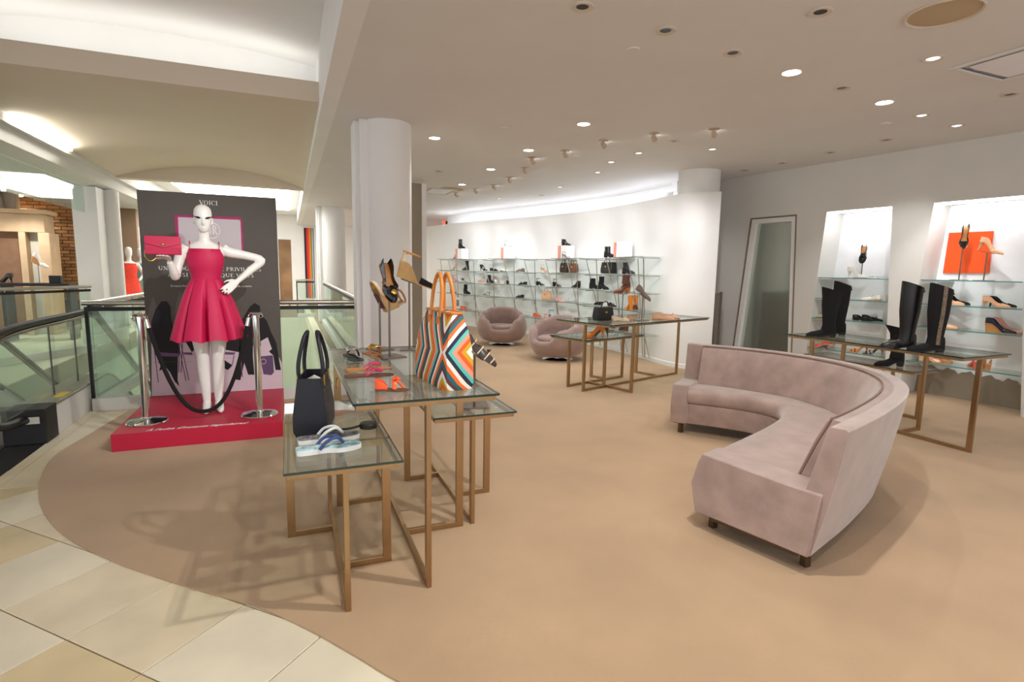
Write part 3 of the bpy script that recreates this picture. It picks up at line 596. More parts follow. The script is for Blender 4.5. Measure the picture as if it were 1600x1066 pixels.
for r, z in enumerate(ROWS):
    for k in range(NP):
        a = lerp(S0, S1, k/NP)+.02+(.06 if (k+r) % 2 else 0)*(1 if k else 0); b = lerp(S0, S1, (k+1)/NP)-.02+(.10 if (k+r+1) % 2 else 0)*(1 if k < NP-1 else 0)
        dz = 0; ss = [lerp(a, b, j/6) for j in range(7)]; z0 = z-(.014 if k % 2 else 0)
        m = M(); m.grid([[cpos(s, o_, zz)-so_ for s in ss] for o_, zz in ((.03, z0), (.40, z0), (.40, z0-.010), (.03, z0-.010), (.03, z0))])
        for j in (0, 6): m.poly([cpos(ss[j], o_, zz)-so_ for o_, zz in ((.03, z0), (.40, z0), (.40, z0-.010), (.03, z0-.010))])
        sh = obj('shelf', m, GSHELF, shelving)
        m = M(); m.tube([cpos(s, .402, z0-.005)-so_ for s in ss], .006, 4); obj('shelf_edge', m, mat('shelf_front_edge', (112, 122, 116), .2), sh)
        m = M(); m.tube([cpos(lerp(a, b, .12), o_, z0-.022)-so_ for o_ in (.01, .39)], .008, 6); m.tube([cpos(lerp(a, b, .88), o_, z0-.022)-so_ for o_ in (.01, .39)], .008, 6); obj('bracket', m, STEEL, sh)
for k in range(NP*3):
    s = lerp(S0, S1, (k+.5)/(NP*3)); ds = .28 if k % 2 else -.28
    m = M(); m.tube([cpos(s, .385, 1.66)-so_, cpos(s+ds, .05, .06)-so_], .008, 6); obj('rod', m, STEEL, shelving, smooth=60)
m = M(); m.tube([cpos(S1-.03, .385, 1.66)-so_, cpos(S1-.34, .08, .06)-so_], .009, 6); obj('rod', m, STEEL, shelving, smooth=60)
def on_wall(px, row, off=.22): s = s_at(px, 430, off); p = cpos(s, off, ROWS[row]+.001); return s, p
G1 = 'shoes on the glass shelf wall'; ORD = ['top', 'second', 'third', 'fourth', 'lowest']
def wshoe(px, row, style, c1, c2, label, turn=0, sc=1.0, off=.24):
    s, p = on_wall(px, row, off); rz = ctan(s)+R(turn); v = Vector((math.cos(rz), math.sin(rz), 0))*.12*sc; shoe(style, c1, c2, tuple(p-v), rz, label, G1, sc)
# ctan points towards the viewer's right along the wall
for i, (px, lb, st) in enumerate(((721, 'leftmost white box with red striped side on the top shelf', 0), (793, 'second white box from the left with striped side on the top shelf', 1), (883, 'third white box with striped side on the top shelf, above the two bags', 2), (971, 'rightmost white box with striped side on the top shelf', 3))):
    s, p = on_wall(px, 0, .20); t = thing('gift_box', lb, 'box', tuple(p), ctan(s), 'white display boxes'); hh = .25
    m = M(); m.box(-.12, .15, -.10, .10, 0, hh); obj('body', m, W_WHITE, t, bevel=.003)
    for j, cc in enumerate(('coral', 'amber', 'red')): m = M(); m.box(-.1215-.0, -.12, -.10+j*.066, -.10+j*.066+.05, 0.002, hh-.002); obj('stripe', m, pm(cc), t); m = M(); m.box(-.12+j*.03, -.12+j*.03+.02, -.1015, -.10, .002, hh-.002); obj('stripe', m, pm(cc), t)
    if i < 3:
        q_ = p+Vector((0, 0, hh+.001)); rz = ctan(s)
        shoe(*(('heelboot', 'black', 'black'), ('heelsandal', 'silver', 'silver'), ('blockpump', 'black', 'black'))[i], tuple(q_-Vector((math.cos(rz), math.sin(rz), 0))*.11), rz, ('black heeled boot standing on the leftmost white box', 'silver strappy sandal standing on the second white box', 'black pump standing on the white box above the two bags')[i], G1)
for a in (
    (711, 0, 'blockpump', 'grey', 'grey', 'small grey shoe on the top shelf left of the first white box', 160, .8), (773, 0, 'flat', 'white', 'beige', 'white flat on the top shelf left of the second white box', 180),
    (952, 0, 'bootie', 'black', 'black', 'black ankle boot on the top shelf beside the rightmost box', 20), (884, 0, 'heelsandal', 'grey', 'dkbrown', 'dark strappy sandal in front of the third white box', 20, .8, .34),
    (709, 1, 'pump', 'beige', 'beige', 'beige pump on the second shelf at the far left', 180), (727, 1, 'heelboot', 'black', 'black', 'black heeled bootie on the second shelf, second from left', 180), (697, 1, 'flat', 'white', 'white', 'white flat at the left end of the second shelf', 0),
    (756, 1, 'pump', 'black', 'black', 'black pointed pump on the second shelf above the orange shoe', 0), (772, 1, 'flat', 'black', 'black', 'black flat beside the pointed pump on the second shelf', 0), (788, 1, 'flat', 'white', 'black', 'white flat with black sole on the second shelf', 0), (813, 1, 'loafer', 'taupe', 'dkbrown', 'taupe loafer on the second shelf right of the white flat', 180),
    (851, 1, 'heelsandal', 'beige', 'tan', 'beige strappy sandal on the second shelf left of the two bags', 0), (982, 1, 'bootie', 'black', 'black', 'black ankle boot at the right end of the second shelf', 20),
    (700, 2, 'heelsandal', 'rose', 'rose', 'left pink strappy sandal on the third shelf', 0), (712, 2, 'heelsandal', 'pink', 'rose', 'right hot pink strappy sandal on the third shelf', 0), (725, 2, 'heelsandal', 'white', 'black', 'white strappy sandal with black sole on the third shelf', 0),
    (753, 2, 'flat', 'rose', 'beige', 'pale rose flat beside a black bootie on the third shelf', 0), (767, 2, 'bootie', 'black', 'dkbrown', 'black bootie beside the pale rose flat on the third shelf', 0, 1, .16), (776, 2, 'heelsandal', 'tan', 'white', 'tan strappy sandal on the third shelf above the far armchair', 0), (792, 2, 'heelsandal', 'black', 'white', 'black sandal with white sole on the third shelf', 150),
    (817, 2, 'flat', 'black', 'black', 'black flat on the third shelf right of the black sandal', 180), (845, 2, 'heelsandal', 'black', 'black', 'black open heeled sandal on the third shelf, left of three', 0), (871, 2, 'heelsandal', 'black', 'dkbrown', 'black sandal with dark brown sole on the third shelf under the bags', 0), (900, 2, 'blockpump', 'black', 'dkbrown', 'chunky black shoe on the third shelf under the brown bag', 180),
    (931, 2, 'bootie', 'suede', 'black', 'matte black ankle boot on the third shelf, left of a pair', 30), (944, 2, 'heelboot', 'suede', 'black', 'matte black heeled ankle boot on the third shelf, right of a pair', 10),
    (708, 3, 'heelsandal', 'suede', 'black', 'matte black sandal at the left of the fourth shelf', 0), (730, 3, 'heelboot', 'suede', 'dkbrown', 'tall matte black bootie on the fourth shelf', 0), (760, 3, 'sandal', 'black', 'black', 'black flat sandal on the fourth shelf above the far armchair', 180), (785, 3, 'sandal', 'white', 'white', 'white flat sandal on the fourth shelf', 0), (813, 3, 'loafer', 'black', 'black', 'black loafer on the fourth shelf above the far armchair', 180),
    (876, 3, 'flat', 'rose', 'rose', 'rose pink flat on the fourth shelf right of the beige bag', 0), (895, 3, 'sandal', 'silver', 'grey', 'silver flat sandal on the fourth shelf', 0), (936, 3, 'flat', 'suede', 'black', 'matte black flat on the fourth shelf', 180), (958, 3, 'loafer', 'black', 'tan', 'black lace up shoe with tan sole on the fourth shelf', 0), (985, 3, 'heelboot', 'amber', 'amber', 'left amber ankle boot at the right end of the fourth shelf', 170, 1, .30), (993, 3, 'heelboot', 'amber', 'brown', 'right amber ankle boot with brown sole at the right end of the fourth shelf', 170, 1, .14),
    (725, 4, 'flat', 'orange', 'orange', 'orange flat on the lowest shelf beside the picture frame', 0), (841, 4, 'flat', 'orange', 'coral', 'orange and coral flat on the lowest shelf between the armchairs', 0), (858, 4, 'sandal', 'amber', 'amber', 'amber flat sandal on the lowest shelf between the armchairs', 0),
    (869, 4, 'heelsandal', 'blue', 'white', 'blue and white sandal on the lowest shelf above the near armchair', 30, 1.15), (895, 4, 'heelsandal', 'white', 'beige', 'white caged sandal on the lowest shelf above the near armchair', 30, 1.15), (948, 4, 'blockpump', 'amber', 'brown', 'amber shoe on the lowest shelf under the tall table', 0), (957, 4, 'blockpump', 'black', 'brown', 'black shoe with brown sole on the lowest shelf under the tall table', 0), (978, 4, 'heelboot', 'black', 'brown', 'black bootie with brown sole at the right end of the lowest shelf', 180)):
    wshoe(*a)
for px, row, w, h, d_, c, lb, hn in ((882, 1, .20, .19, .10, 'dkbrown', 'dark brown handbag on the second shelf, left of two', 2), (896, 1, .19, .18, .10, 'brown', 'brown leather handbag on the second shelf, right of two', 2), (951, 1, .34, .20, .14, 'black', 'large black leather handbag on the second shelf', 1), (855, 3, .24, .18, .09, 'nude', 'beige top handle handbag on the fourth shelf', 1)):
    s, p = on_wall(px, row, .21); handbag(tuple(p), ctan(s), w, h, d_, c, lb, 'handbags on the shelf wall', hn)
s, p = on_wall(716, 4, .2); t = thing('picture_frame', 'small black and white picture frame leaning on the lowest shelf', 'frame', tuple(p), ctan(s)+R(-5)); m = M(); m.box(-.11, .11, -.01, .01, 0, .26); obj('border', m, W_WHITE, t, bevel=.003); m = M(); m.box(-.07, .07, -.012, -.0105, .05, .21); obj('print', m, mat('frame_print', (120, 120, 120), .5, var=.6, scale=14), t); t.rotation_euler.x = 0

# ---- shoes in the right hand niches
for k, nm in (('n1', 'left'), ('n2', 'right')):
    a = U[k]; t = thing('niche_shelves', '%s set of four teal edged glass shelves in the wall niche' % ('narrower left' if k == 'n1' else 'wider right'), 'shelving', tuple(wp(a[0], 0)))
    o_ = wp(a[0], 0)
    sl_ = M(); sl_.loft([[wp(u, zz, d_)-o_ for u, zz in ((a[0]+.05, HN-.022), (a[1]-.05, HN-.022), (a[1]-.05, HN-.006), (a[0]+.05, HN-.006))] for d_ in (.06, .12)]); obj('light_strip', sl_, mat('niche_glow', (250, 251, 255), .5, emit=16), t)
    for z in (1.415, 1.13, .855, .435):
        f = 1-z/HN; u0 = lerp(a[0], a[2], f)+.012; u1 = lerp(a[1], a[3], f)-.012; m = M()
        m.loft([[wp(u, zz, d_)-o_ for u, zz in ((u0, z-.010), (u1, z-.010), (u1, z), (u0, z))] for d_ in (.005, DEP-.012)]); sh = obj('shelf', m, GSHELF, t)
        m = M(); m.loft([[wp(u, zz, d_)-o_ for u, zz in ((u0, z-.011), (u1, z-.011), (u1, z+.0005), (u0, z+.0005))] for d_ in (.000, .0045)]); obj('shelf_edge', m, GSEDGE, sh)
        m = M(); m.loft([[wp(u, zz, d_)-o_ for u, zz in ((u0, z-.022), (u0+.18, z-.022), (u0+.18, z-.012), (u0, z-.012))] for d_ in (.02, DEP-.012)]); obj('bracket', m, STEEL, sh)
def niche_pt(px, py, depth):
    n = WN; return onplane(px, py, W0-WN*depth, n)
ZR = [1.416, 1.131, .856, .436]; TOE_R = math.atan2(WD.y, WD.x); TOE_L = TOE_R+PI
def nshoe(px, row, style, c1, c2, label, toe=TOE_R, depth=.16, sc=1.0):
    p = niche_pt(px, 450, depth); v = Vector((math.cos(toe), math.sin(toe), 0))*.12*sc; shoe(style, c1, c2, (p.x-v.x, p.y-v.y, ZR[row]), toe, label, 'shoes in the wall niches', sc)
for a in ((1337, 0, 'pump', 'white', 'white', 'white pointed pump on the top shelf of the left niche'), (1362, 1, 'loafer', 'white', 'tan', 'white flat with tan sole on the second shelf of the left niche', TOE_L, .12), (1372, 1, 'flat', 'white', 'white', 'second white flat on the second shelf of the left niche', TOE_L, .31),
          (1353, 2, 'loafer', 'patent', 'black', 'black patent loafer on the third shelf of the left niche, left of two'), (1368, 2, 'loafer', 'patent', 'navy', 'black patent loafer with navy sole on the third shelf of the left niche', TOE_R+.1, .29), (1289, 2, 'flat', 'beige', 'tan', 'beige flat on the third shelf of the left niche behind the tall boot', TOE_L),
          (1291, 3, 'midpump', 'coral', 'nude', 'coral pump on the lowest shelf of the left niche', TOE_L, .09), (1301, 3, 'midpump', 'beige', 'black', 'beige pump with black sole on the lowest shelf of the left niche', TOE_L, .28), (1351, 3, 'heelsandal', 'amber', 'tan', 'amber strappy sandal on the lowest shelf of the left niche', TOE_L+.9, .12), (1375, 3, 'heelsandal', 'grey', 'dkbrown', 'grey strappy sandal on the lowest shelf of the left niche', TOE_L+.9, .16),
          (1490, 1, 'midpump', 'nude', 'nude', 'nude patent pump on the second shelf of the right niche, left side', TOE_R, .12), (1499, 1, 'midpump', 'patent', 'black', 'black patent pump behind the nude pump in the right niche', TOE_R, .24), (1560, 1, 'midpump', 'nude', 'tan', 'nude patent pump with tan sole on the second shelf of the right niche', TOE_R, .12), (1570, 1, 'midpump', 'patent', 'tan', 'black pump with tan sole behind a nude pump in the right niche', TOE_R, .24),
          (1483, 2, 'wedge', 'nude', 'cork', 'nude cork wedge on the third shelf of the right niche', TOE_R, .12, 1.1), (1572, 2, 'wedge', 'navy', 'cork', 'navy cork wedge on the third shelf of the right niche', TOE_R, .12, 1.1), (1583, 2, 'wedge', 'rose', 'cork', 'rose cork wedge behind the navy one in the right niche', TOE_R, .27, 1.1),
          (1468, 3, 'peep', 'nude', 'tan', 'nude peep toe shoe on the lowest shelf of the right niche'), (1483, 3, 'blockpump', 'tan', 'tan', 'tan block heel shoe behind the nude peep toe in the right niche', TOE_R, .28), (1537, 3, 'peep', 'coral', 'tan', 'coral peep toe pump on the lowest shelf of the right niche', TOE_L-1.0, .14), (1555, 3, 'peep', 'tan', 'nude', 'tan peep toe pump on the lowest shelf of the right niche', TOE_L-1.0, .14)): nshoe(*a)
def stand(loc, h, label, plate=.055, base=.075, tilt=0, rz=0, side=1):
    t = thing('shoe_stand', label, 'stand', loc, rz, 'shoe display stands'); m = M(); m.box(-base, base, -base, base, 0, .006); obj('base', m, DSTEEL, t, bevel=.001)
    m = M(); m.cyl((0, 0, .006), (0, 0, h-.004), .0065, n=10); obj('post', m, DSTEEL, t, smooth=40)
    m = M(); m.box(-plate, plate, -plate*.6, plate*.6, -.002, .002, Matrix.Translation((0, 0, h))@Matrix.Rotation(tilt, 4, 'Y')); obj('plate', m, DSTEEL, t); return t
def stand_shoe(loc, h, tilt, rz, style, c1, c2, slabel, label, group, sc=1.0, adv=-.12, base=.075, lift=.006):
    """stand whose tilted plate carries a shoe along its slope (toe towards local +x, downwards for tilt>0)"""
    stand(loc, h, slabel, tilt=tilt, rz=rz, base=base)
    mat4 = Matrix.Translation(Vector(loc))@Matrix.Rotation(rz, 4, 'Z')@Matrix.Translation((0, 0, h))@Matrix.Rotation(tilt, 4, 'Y')@Matrix.Translation((adv, 0, lift))
    t = shoe(style, c1, c2, (0, 0, 0), 0, label, group, sc); e_ = mat4.to_euler(); t.location = mat4.translation; t.rotation_euler = e_; return t
p = niche_pt(1345, 437, .17); stand_shoe((p.x, p.y, ZR[0]), .28, R(62), R(205), 'loafer', 'patent', 'dkbrown', 'thin display stand on the top shelf of the left niche', 'black patent shoe tilted upright on a stand in the left niche', 'shoes in the wall niches', adv=-.14)
p = niche_pt(1498, 437, .17); stand_shoe((p.x, p.y, ZR[0]), .42, R(58), R(220), 'pump', 'patent', 'black', 'tall thin display stand in front of the orange panel', 'black pump tilted on a stand before the orange panel', 'shoes in the wall niches', adv=-.16)
p = niche_pt(1537, 437, .14); stand_shoe((p.x, p.y, ZR[0]), .31, R(14), TOE_R, 'pump', 'nude', 'tan', 'shorter thin display stand in front of the orange panel', 'nude patent pump on a stand before the orange panel', 'shoes in the wall niches', adv=-.10)
op = [niche_pt(x, y, DEP-.03) for x, y in ((1483, 364), (1552, 361), (1545, 427), (1473, 427))]
m = M(); m.loft([[v_ for v_ in op], [v_-WN*.015 for v_ in op]]); tag(obj('orange_panel', m, mat('orange_board', (238, 84, 18), .5)), 'square bright orange board on the back of the right niche', 'panel')
p = niche_pt(1372, 436, .10); m = M(); m.box(-.006, .006, -.10, .10, 0, .028); o = obj('acrylic_sign', m, glass_mat('acrylic', (.9, .92, .94), .7)); o.location = (p.x, p.y, ZR[0]); o.rotation_euler = (0, 0, TOE_R+PI/2); tag(o, 'small clear sign block at the right of the top shelf in the left niche', 'sign')
# mirror leaning in its slanted recess
mr = thing('wall_mirror', 'tall slanted mirror in a pale frame, recessed in the right wall', 'mirror', tuple(wp(.7, 0))); o_ = wp(.7, 0)
a = U['m']; outer = [(a[2], .02), (a[3], .02), (a[1], HN-.003), (a[0], HN-.003)]
def inset(poly, g): 
    cu = sum(p_[0] for p_ in poly)/4; return [(p_[0]+(g if p_[0] < cu else -g), p_[1]+(g if p_[1] < 1 else -g)) for p_ in poly]
i1 = inset(outer, .018); i2 = inset(outer, .085)
def frame_mesh(A, B, d0, d1):
    m = M(); RA = [[wp(u, z, d)-o_ for u, z in P] for P, d in ((A, d1), (A, d0), (B, d0), (B, d1))]; m.loft(RA+[RA[0]], cap=False); return m
obj('outer_edge', frame_mesh(outer, i1, -.004, .10), mat('mirror_edge', (126, 108, 92), .5), mr); obj('frame', frame_mesh(i1, i2, .015, .09), W_WHITE, mr)
m = M(); m.poly([wp(u, z, .08)-o_ for u, z in i2]); obj('mirror_glass', m, mat('mirror_glass', (206, 214, 204), .16, .9), mr)
# smoked panel between the curved wall and the mirror
m = M(); m.loft([[Vector(p_)+Vector((0, 0, z)) for p_ in ((5.78, 6.30, 0), (6.22, 6.62, 0), (6.215, 6.63, 0), (5.775, 6.31, 0))] for z in (.0, 1.14)]); sp = thing('smoked_screen', 'low smoky taupe screen between curved wall and mirror', 'screen', (0, 0, .008)); obj('panel', m, glass_mat('smoked', (.55, .49, .43), .75), sp)
for q_ in ((5.775, 6.305), (6.22, 6.625)): m = M(); m.box(q_[0]-.014, q_[0]+.014, q_[1]-.014, q_[1]+.014, 0, 1.15); obj('post', m, mat('screen_post', (110, 98, 86), .5), sp)
# ================================================================ THINGS ON THE TABLES
G2 = 'shoes on the front tables'
def tat(px, py, z): p = fl(px, py, z); return (p.x, p.y, z+.001)
# navy tote
def tote(loc, rz):
    t = thing('tote_bag', 'navy leather tote bag with looped handles on the nearest low table', 'handbag', loc, rz); N_ = mat('navy_leather', (17, 18, 30), .45, bump=.15, bscale=200)
    w, d, h = .27, .145, .28
    def rr(f, g, z): return [(sx*w/2*f, sy*d/2*g, z) for sx, sy in ((-1, -1), (-.5, -1.06), (.5, -1.06), (1, -1), (1, 1), (.5, 1.06), (-.5, 1.06), (-1, 1))]
    m = M(); m.loft([rr(.96, .9, 0), rr(1.02, 1.06, .03), rr(1.03, 1.06, .1), rr(.97, .84, .22), rr(.95, .74, h), rr(.92, .66, h), rr(.92, .70, .20), rr(.92, .80, .06)]); obj('body', m, N_, t, smooth=50, bevel=.004)
    for s in (-1, 1):
        m = M(); m.tube(spline([(-.075, s*.052, h-.03), (-.078, s*.054, h+.06), (-.05, s*.034, h+.17), (0, s*.022, h+.205), (.05, s*.034, h+.17), (.078, s*.054, h+.06), (.075, s*.052, h-.03)], 5), .0095, 8); obj('handle', m, N_, t, smooth=60)
        for x in (-.076, .076): m = M(); m.box(x-.009, x+.009, s*.0555, s*.0555+s*.008, h-.045, h+.01); obj('handle_ring', m, GOLD, t, bevel=.003)
    m = M(); m.lathe([(.0005, .0), (.05, .03), (.055, .10), (.045, .155), (.0005, .18)], 16, (.02, 0, .09)); obj('paper_stuffing', m, mat('tissue', (214, 210, 202), .8, bump=.6, bscale=40), t, smooth=70)
    m = M(); m.box(.10, .122, -.098, -.092, h-.10, h-.04); obj('gold_tag', m, GOLD, t, bevel=.003)
    m = M(); m.tube(spline([(-.13, -.05, h-.01), (-.17, -.07, h-.04), (-.19, -.09, h-.10)], 4), .003, 6); obj('side_cord', m, N_, t, smooth=60)
p0 = fl(487, 681, HT1); tote((p0.x+.02, p0.y+.10, HT1+.001), R(79))
# blue and white flip flops
def flipflop(loc, rz, top, label, white=False):
    t = thing('flip_flop', label, 'sandal', loc, rz, 'flip flop pair'); m = M(); zs, w = last(.27, .0, .10)
    m.loft([[(t_*.27, -w(t_)*1.05, 0), (t_*.27, w(t_)*1.05, 0), (t_*.27, w(t_)*1.08, .020), (t_*.27, -w(t_)*1.08, .020)] for t_ in STN]); obj('sole', m, mat('flip_white_rubber', (236, 236, 236), .6), t, smooth=40)
    m = M(); m.loft([[(t_*.27, -w(t_)*1.04, .0202), (t_*.27, w(t_)*1.04, .0202), (t_*.27, w(t_)*1.02, .022), (t_*.27, -w(t_)*1.02, .022)] for t_ in STN]); obj('footbed', m, top, t, smooth=40)
    m = M(); m.tube(spline([(.09, -.04, .02), (.12, -.034, .05), (.165, -.014, .058), (.195, 0, .03), (.165, .014, .058), (.12, .034, .05), (.09, .04, .02)], 4), .007, 8); obj('strap', m, mat('flip_strap', (238, 238, 240), .5) if white else mat('flip_strap_blue', (60, 84, 140), .5), t, smooth=60)
fb = mat('flip_print', (170, 196, 226), .6, var=.75, scale=22); fd = mat('flip_print_dark', (120, 118, 120), .6, var=.9, scale=30)
a = fl(463, 712, HT1); flipflop((a.x, a.y+.01, HT1+.001), R(5), fb, 'blue printed flip flop at the front edge of the nearest table')
a = fl(466, 699, HT1); flipflop((a.x, a.y+.05, HT1+.001), R(4), fd, 'dark printed flip flop with white straps behind the blue one', True)
def tether(loc, pts, label, col=BLACK):
    t = thing('security_tether', label, 'alarm', loc, 0, 'security tethers'); m = M(); m.lathe([(.0005, 0), (.042, 0), (.044, .004), (.044, .020), (.038, .026), (.0005, .027)], 28); obj('puck', m, mat('tether_puck', (44, 42, 38), .4) if col is BLACK else col, t, smooth=40)
    if pts: m = M(); m.tube(spline(pts, 5), .006, 7); obj('cable', m, RUBBER, t, smooth=60)
a = fl(582, 668, HT1); tether((a.x-.02, a.y, HT1+.001), [(-.04, 0, .013), (-.10, -.02, .009), (-.16, .0, .008), (-.20, .05, .03), (-.215, .08, .09)], 'black round security puck with cable beside the navy tote')
shoe('loafer', 'white', 'rose', tat(520, 645, HT1), R(10), 'white shoe on the low table behind the navy tote', G2, .8)
# sandals on the tall table
GS = mat('silver_studs', (206, 206, 206), .2, 1)
def disc_sandal(loc, rz, c, label, metal):
    t = thing('medallion_sandal', label, 'sandal', loc, rz, G2); obj('sole', sole(.25, .01, .09, th=.012, grow=1.06), pm(c), t, smooth=40)
    m = M(); m.tube([(.12, .036*math.cos(a_), .012+.05*math.sin(a_)) for a_ in [PI*k/10 for k in range(11)]], .022, 8, up=(1, 0, 0), fb=.14); m.tube([(.14, -.03, .03), (.18, -.01, .025), (.205, .0, .014)], .008, 6, flat=.4); obj('strap', m, pm(c), t, smooth=60)
    m = M(); m.tube([(.12+.036*math.cos(a_), .036*math.sin(a_), .070-.012*abs(math.sin(a_))) for a_ in [2*PI*k/20 for k in range(20)]], .009, 8, closed=True, flat=.5); m.box(.09, .15, -.006, .006, .064, .070); m.box(.114, .126, -.03, .03, .064, .070); obj('medallion', m, metal, t, smooth=50)
disc_sandal(tat(543, 556, HT2), R(-80), 'black', 'black thong sandal with silver medallion at the back of the tall table', GS)
disc_sandal(tat(571, 553, HT2), R(-70), 'tan', 'tan thong sandal with gold medallion at the back of the tall table', GOLD)
def thong2(px, py, z, rz, c, st, label, sc=1.0):
    p = fl(px, py, z); v = Vector((math.cos(rz), math.sin(rz), 0))*.12*sc; shoe('thong', st, c, (p.x-v.x, p.y-v.y, z+.001), rz, label, G2, sc)
thong2(576, 578, HT2, R(5), 'tan', 'pink', 'tan flat thong sandal with pink strap, rear of the pair')
thong2(577, 588, HT2, R(3), 'brown', 'pink', 'brown soled thong sandal with pink strap, front of the pair')
def orange_sandal(loc, rz, label):
    t = thing('thong_sandal', label, 'sandal', loc, rz, G2); L, W = .15, .066; obj('sole', sole(L, .01, W, th=.010), pm('brown'), t, smooth=40); zs, w = last(L, .01, W); m = M(); rr = []
    for t_ in (0, .03, .08, .16, .26, .36): h = interp(t_, [(0, .040), (.2, .036), (.36, .014)]); ww = w(t_); rr.append([(t_*L, y, zs(t_)+z) for y, z in ((-ww, 0), (-ww*1.05, h*.5), (-ww, h), (-ww*.9, h), (-ww*.88, .003), (ww*.88, .003), (ww*.9, h), (ww, h), (ww*1.05, h*.5), (ww, 0))])
    m.loft(rr); obj('heel_cup', m, pm('orange'), t, smooth=50)
    m = M(); m.tube([(.085, w(.55)*math.cos(a_), .012+.036*math.sin(a_)) for a_ in [PI*k/10 for k in range(11)]], .009, 8, up=(1, 0, 0), fb=.25); m.tube([(.085, 0, .049), (.11, 0, .034), (.125, 0, .012)], .006, 8); obj('strap', m, pm('orange'), t, smooth=60)
    m = M()
    for k in range(5): a_ = 2*PI*k/5; m.tube([(.092, 0, .052), (.092+.014*math.cos(a_), .014*math.sin(a_), .058), (.092+.020*math.cos(a_), .020*math.sin(a_), .054)], [.004, .007, .003], 6)
    obj('flower', m, pm('orange'), t, smooth=60)
p_ = fl(586, 612, HT2); orange_sandal((p_.x, p_.y, HT2+.001), R(-8), 'small bright orange sandal with flower near the front of the tall table')
# multicolour striped tote
def stripe_mat():
    m = bpy.data.materials.new('chevron_canvas'); m.use_nodes = True; nt = m.node_tree; b = nt.nodes['Principled BSDF']; b.inputs['Roughness'].default_value = .75
    tc = nt.nodes.new('ShaderNodeTexCoord'); sx = nt.nodes.new('ShaderNodeSeparateXYZ'); nt.links.new(tc.outputs['Object'], sx.inputs[0])
    def mth(op, a, b_=None):
        n = nt.nodes.new('ShaderNodeMath'); n.operation = op
        for k, v in enumerate((a, b_)):
            if v is None: continue
            if isinstance(v, (int, float)): n.inputs[k].default_value = v
            else: nt.links.new(v, n.inputs[k])
        return n.outputs[0]
    # chevrons: folded about an upright seam and about the middle seam
    u = mth('ADD', sx.outputs[0], mth('MULTIPLY', sx.outputs[1], .9)); au = mth('ABSOLUTE', mth('SUBTRACT', u, .12)); az = mth('ABSOLUTE', mth('SUBTRACT', sx.outputs[2], .175))
    p = mth('ADD', mth('MULTIPLY', au, 1.35), mth('MULTIPLY', az, -1.0)); f = mth('FRACT', mth('MULTIPLY', p, 3.6))
    r = nt.nodes.new('ShaderNodeValToRGB'); r.color_ramp.interpolation = 'CONSTANT'
    cols = [(240, 232, 220), (32, 40, 60), (96, 186, 176), (246, 150, 120), (236, 92, 36), (206, 160, 20), (240, 232, 220), (96, 52, 56), (28, 100, 104), (250, 110, 40)]
    el = r.color_ramp.elements; el[0].position = 0; el[0].color = (*lin(cols[0]), 1); el[1].position = 1/len(cols); el[1].color = (*lin(cols[1]), 1)
    for i in range(2, len(cols)): e_ = el.new(i/len(cols)); e_.color = (*lin(cols[i]), 1)
    nt.links.new(f, r.inputs[0]); nt.links.new(r.outputs[0], b.inputs['Base Color']); return m
A_, B_, C_ = fl(624, 573, HT2), fl(694, 612, HT2), fl(713, 607, HT2)
dirv = (B_-A_).normalized(); ang = math.atan2(dirv.y, dirv.x); LB = min((B_-A_).length, .42)
ctr = B_-dirv*LB/2+Vector((-dirv.y, dirv.x, 0))*.075
t = thing('striped_tote', 'large multicolour chevron striped tote bag on the tall front table', 'handbag', (ctr.x, ctr.y, HT2+.001), ang)
def rrect(l, w, z, dx=0): return [(sx*l/2+dx, sy*w/2, z) for sx, sy in ((-1, -.8), (-.8, -1), (0, -1.05), (.8, -1), (1, -.8), (1.02, 0), (1, .8), (.8, 1), (0, 1.05), (-.8, 1), (-1, .8), (-1.02, 0))]
m = M(); m.loft([rrect(LB, .15, 0), rrect(LB*1.04, .165, .03), rrect(LB*1.02, .16, .17), rrect(LB*.93, .12, .27, .005), rrect(LB*.80, .06, .345, .01), rrect(LB*.78, .045, .352, .01)]); obj('body', m, stripe_mat(), t, smooth=50)
TAN = mat('tan_leather', (206, 128, 52), .4, var=.05, scale=20)
m = M(); m.tube([Vector(p)+Vector((0, 0, .003)) for p in rrect(LB*.80, .062, .347, .01)], .006, 6, closed=True); obj('trim', m, TAN, t, smooth=60)
for s in (-1, 1):
    m = M(); m.tube(spline([(-.06, s*.036, .30), (-.065, s*.034, .36), (-.052, s*.025, .47), (0, s*.02, .53), (.052, s*.025, .47), (.065, s*.034, .36), (.06, s*.036, .30)], 6), .0095, 8); obj('handle', m, TAN, t, smooth=60)
    m = M(); m.box(-.075, -.045, s*.05-.003, s*.05+.003, .26, .33); m.box(.045, .075, s*.05-.003, s*.05+.003, .26, .33); obj('handle_tab', m, TAN, t, bevel=.002)
a = fl(722, 596, HT2); tether((a.x, a.y+.06, HT2+.001), [], 'pale round security puck behind the striped tote', mat('puck_pale', (196, 190, 180), .4))
a = fl(724, 602, HT2); m = M(); m.tube([(.045*math.cos(k*PI/10), .03*math.sin(k*PI/10), .008) for k in range(20)], .007, 7, closed=True); o = obj('cable_loop', m, RUBBER, smooth=60); o.location = (a.x, a.y, HT2+.001); tag(o, 'black coiled cable loop beside the striped tote', 'cable')
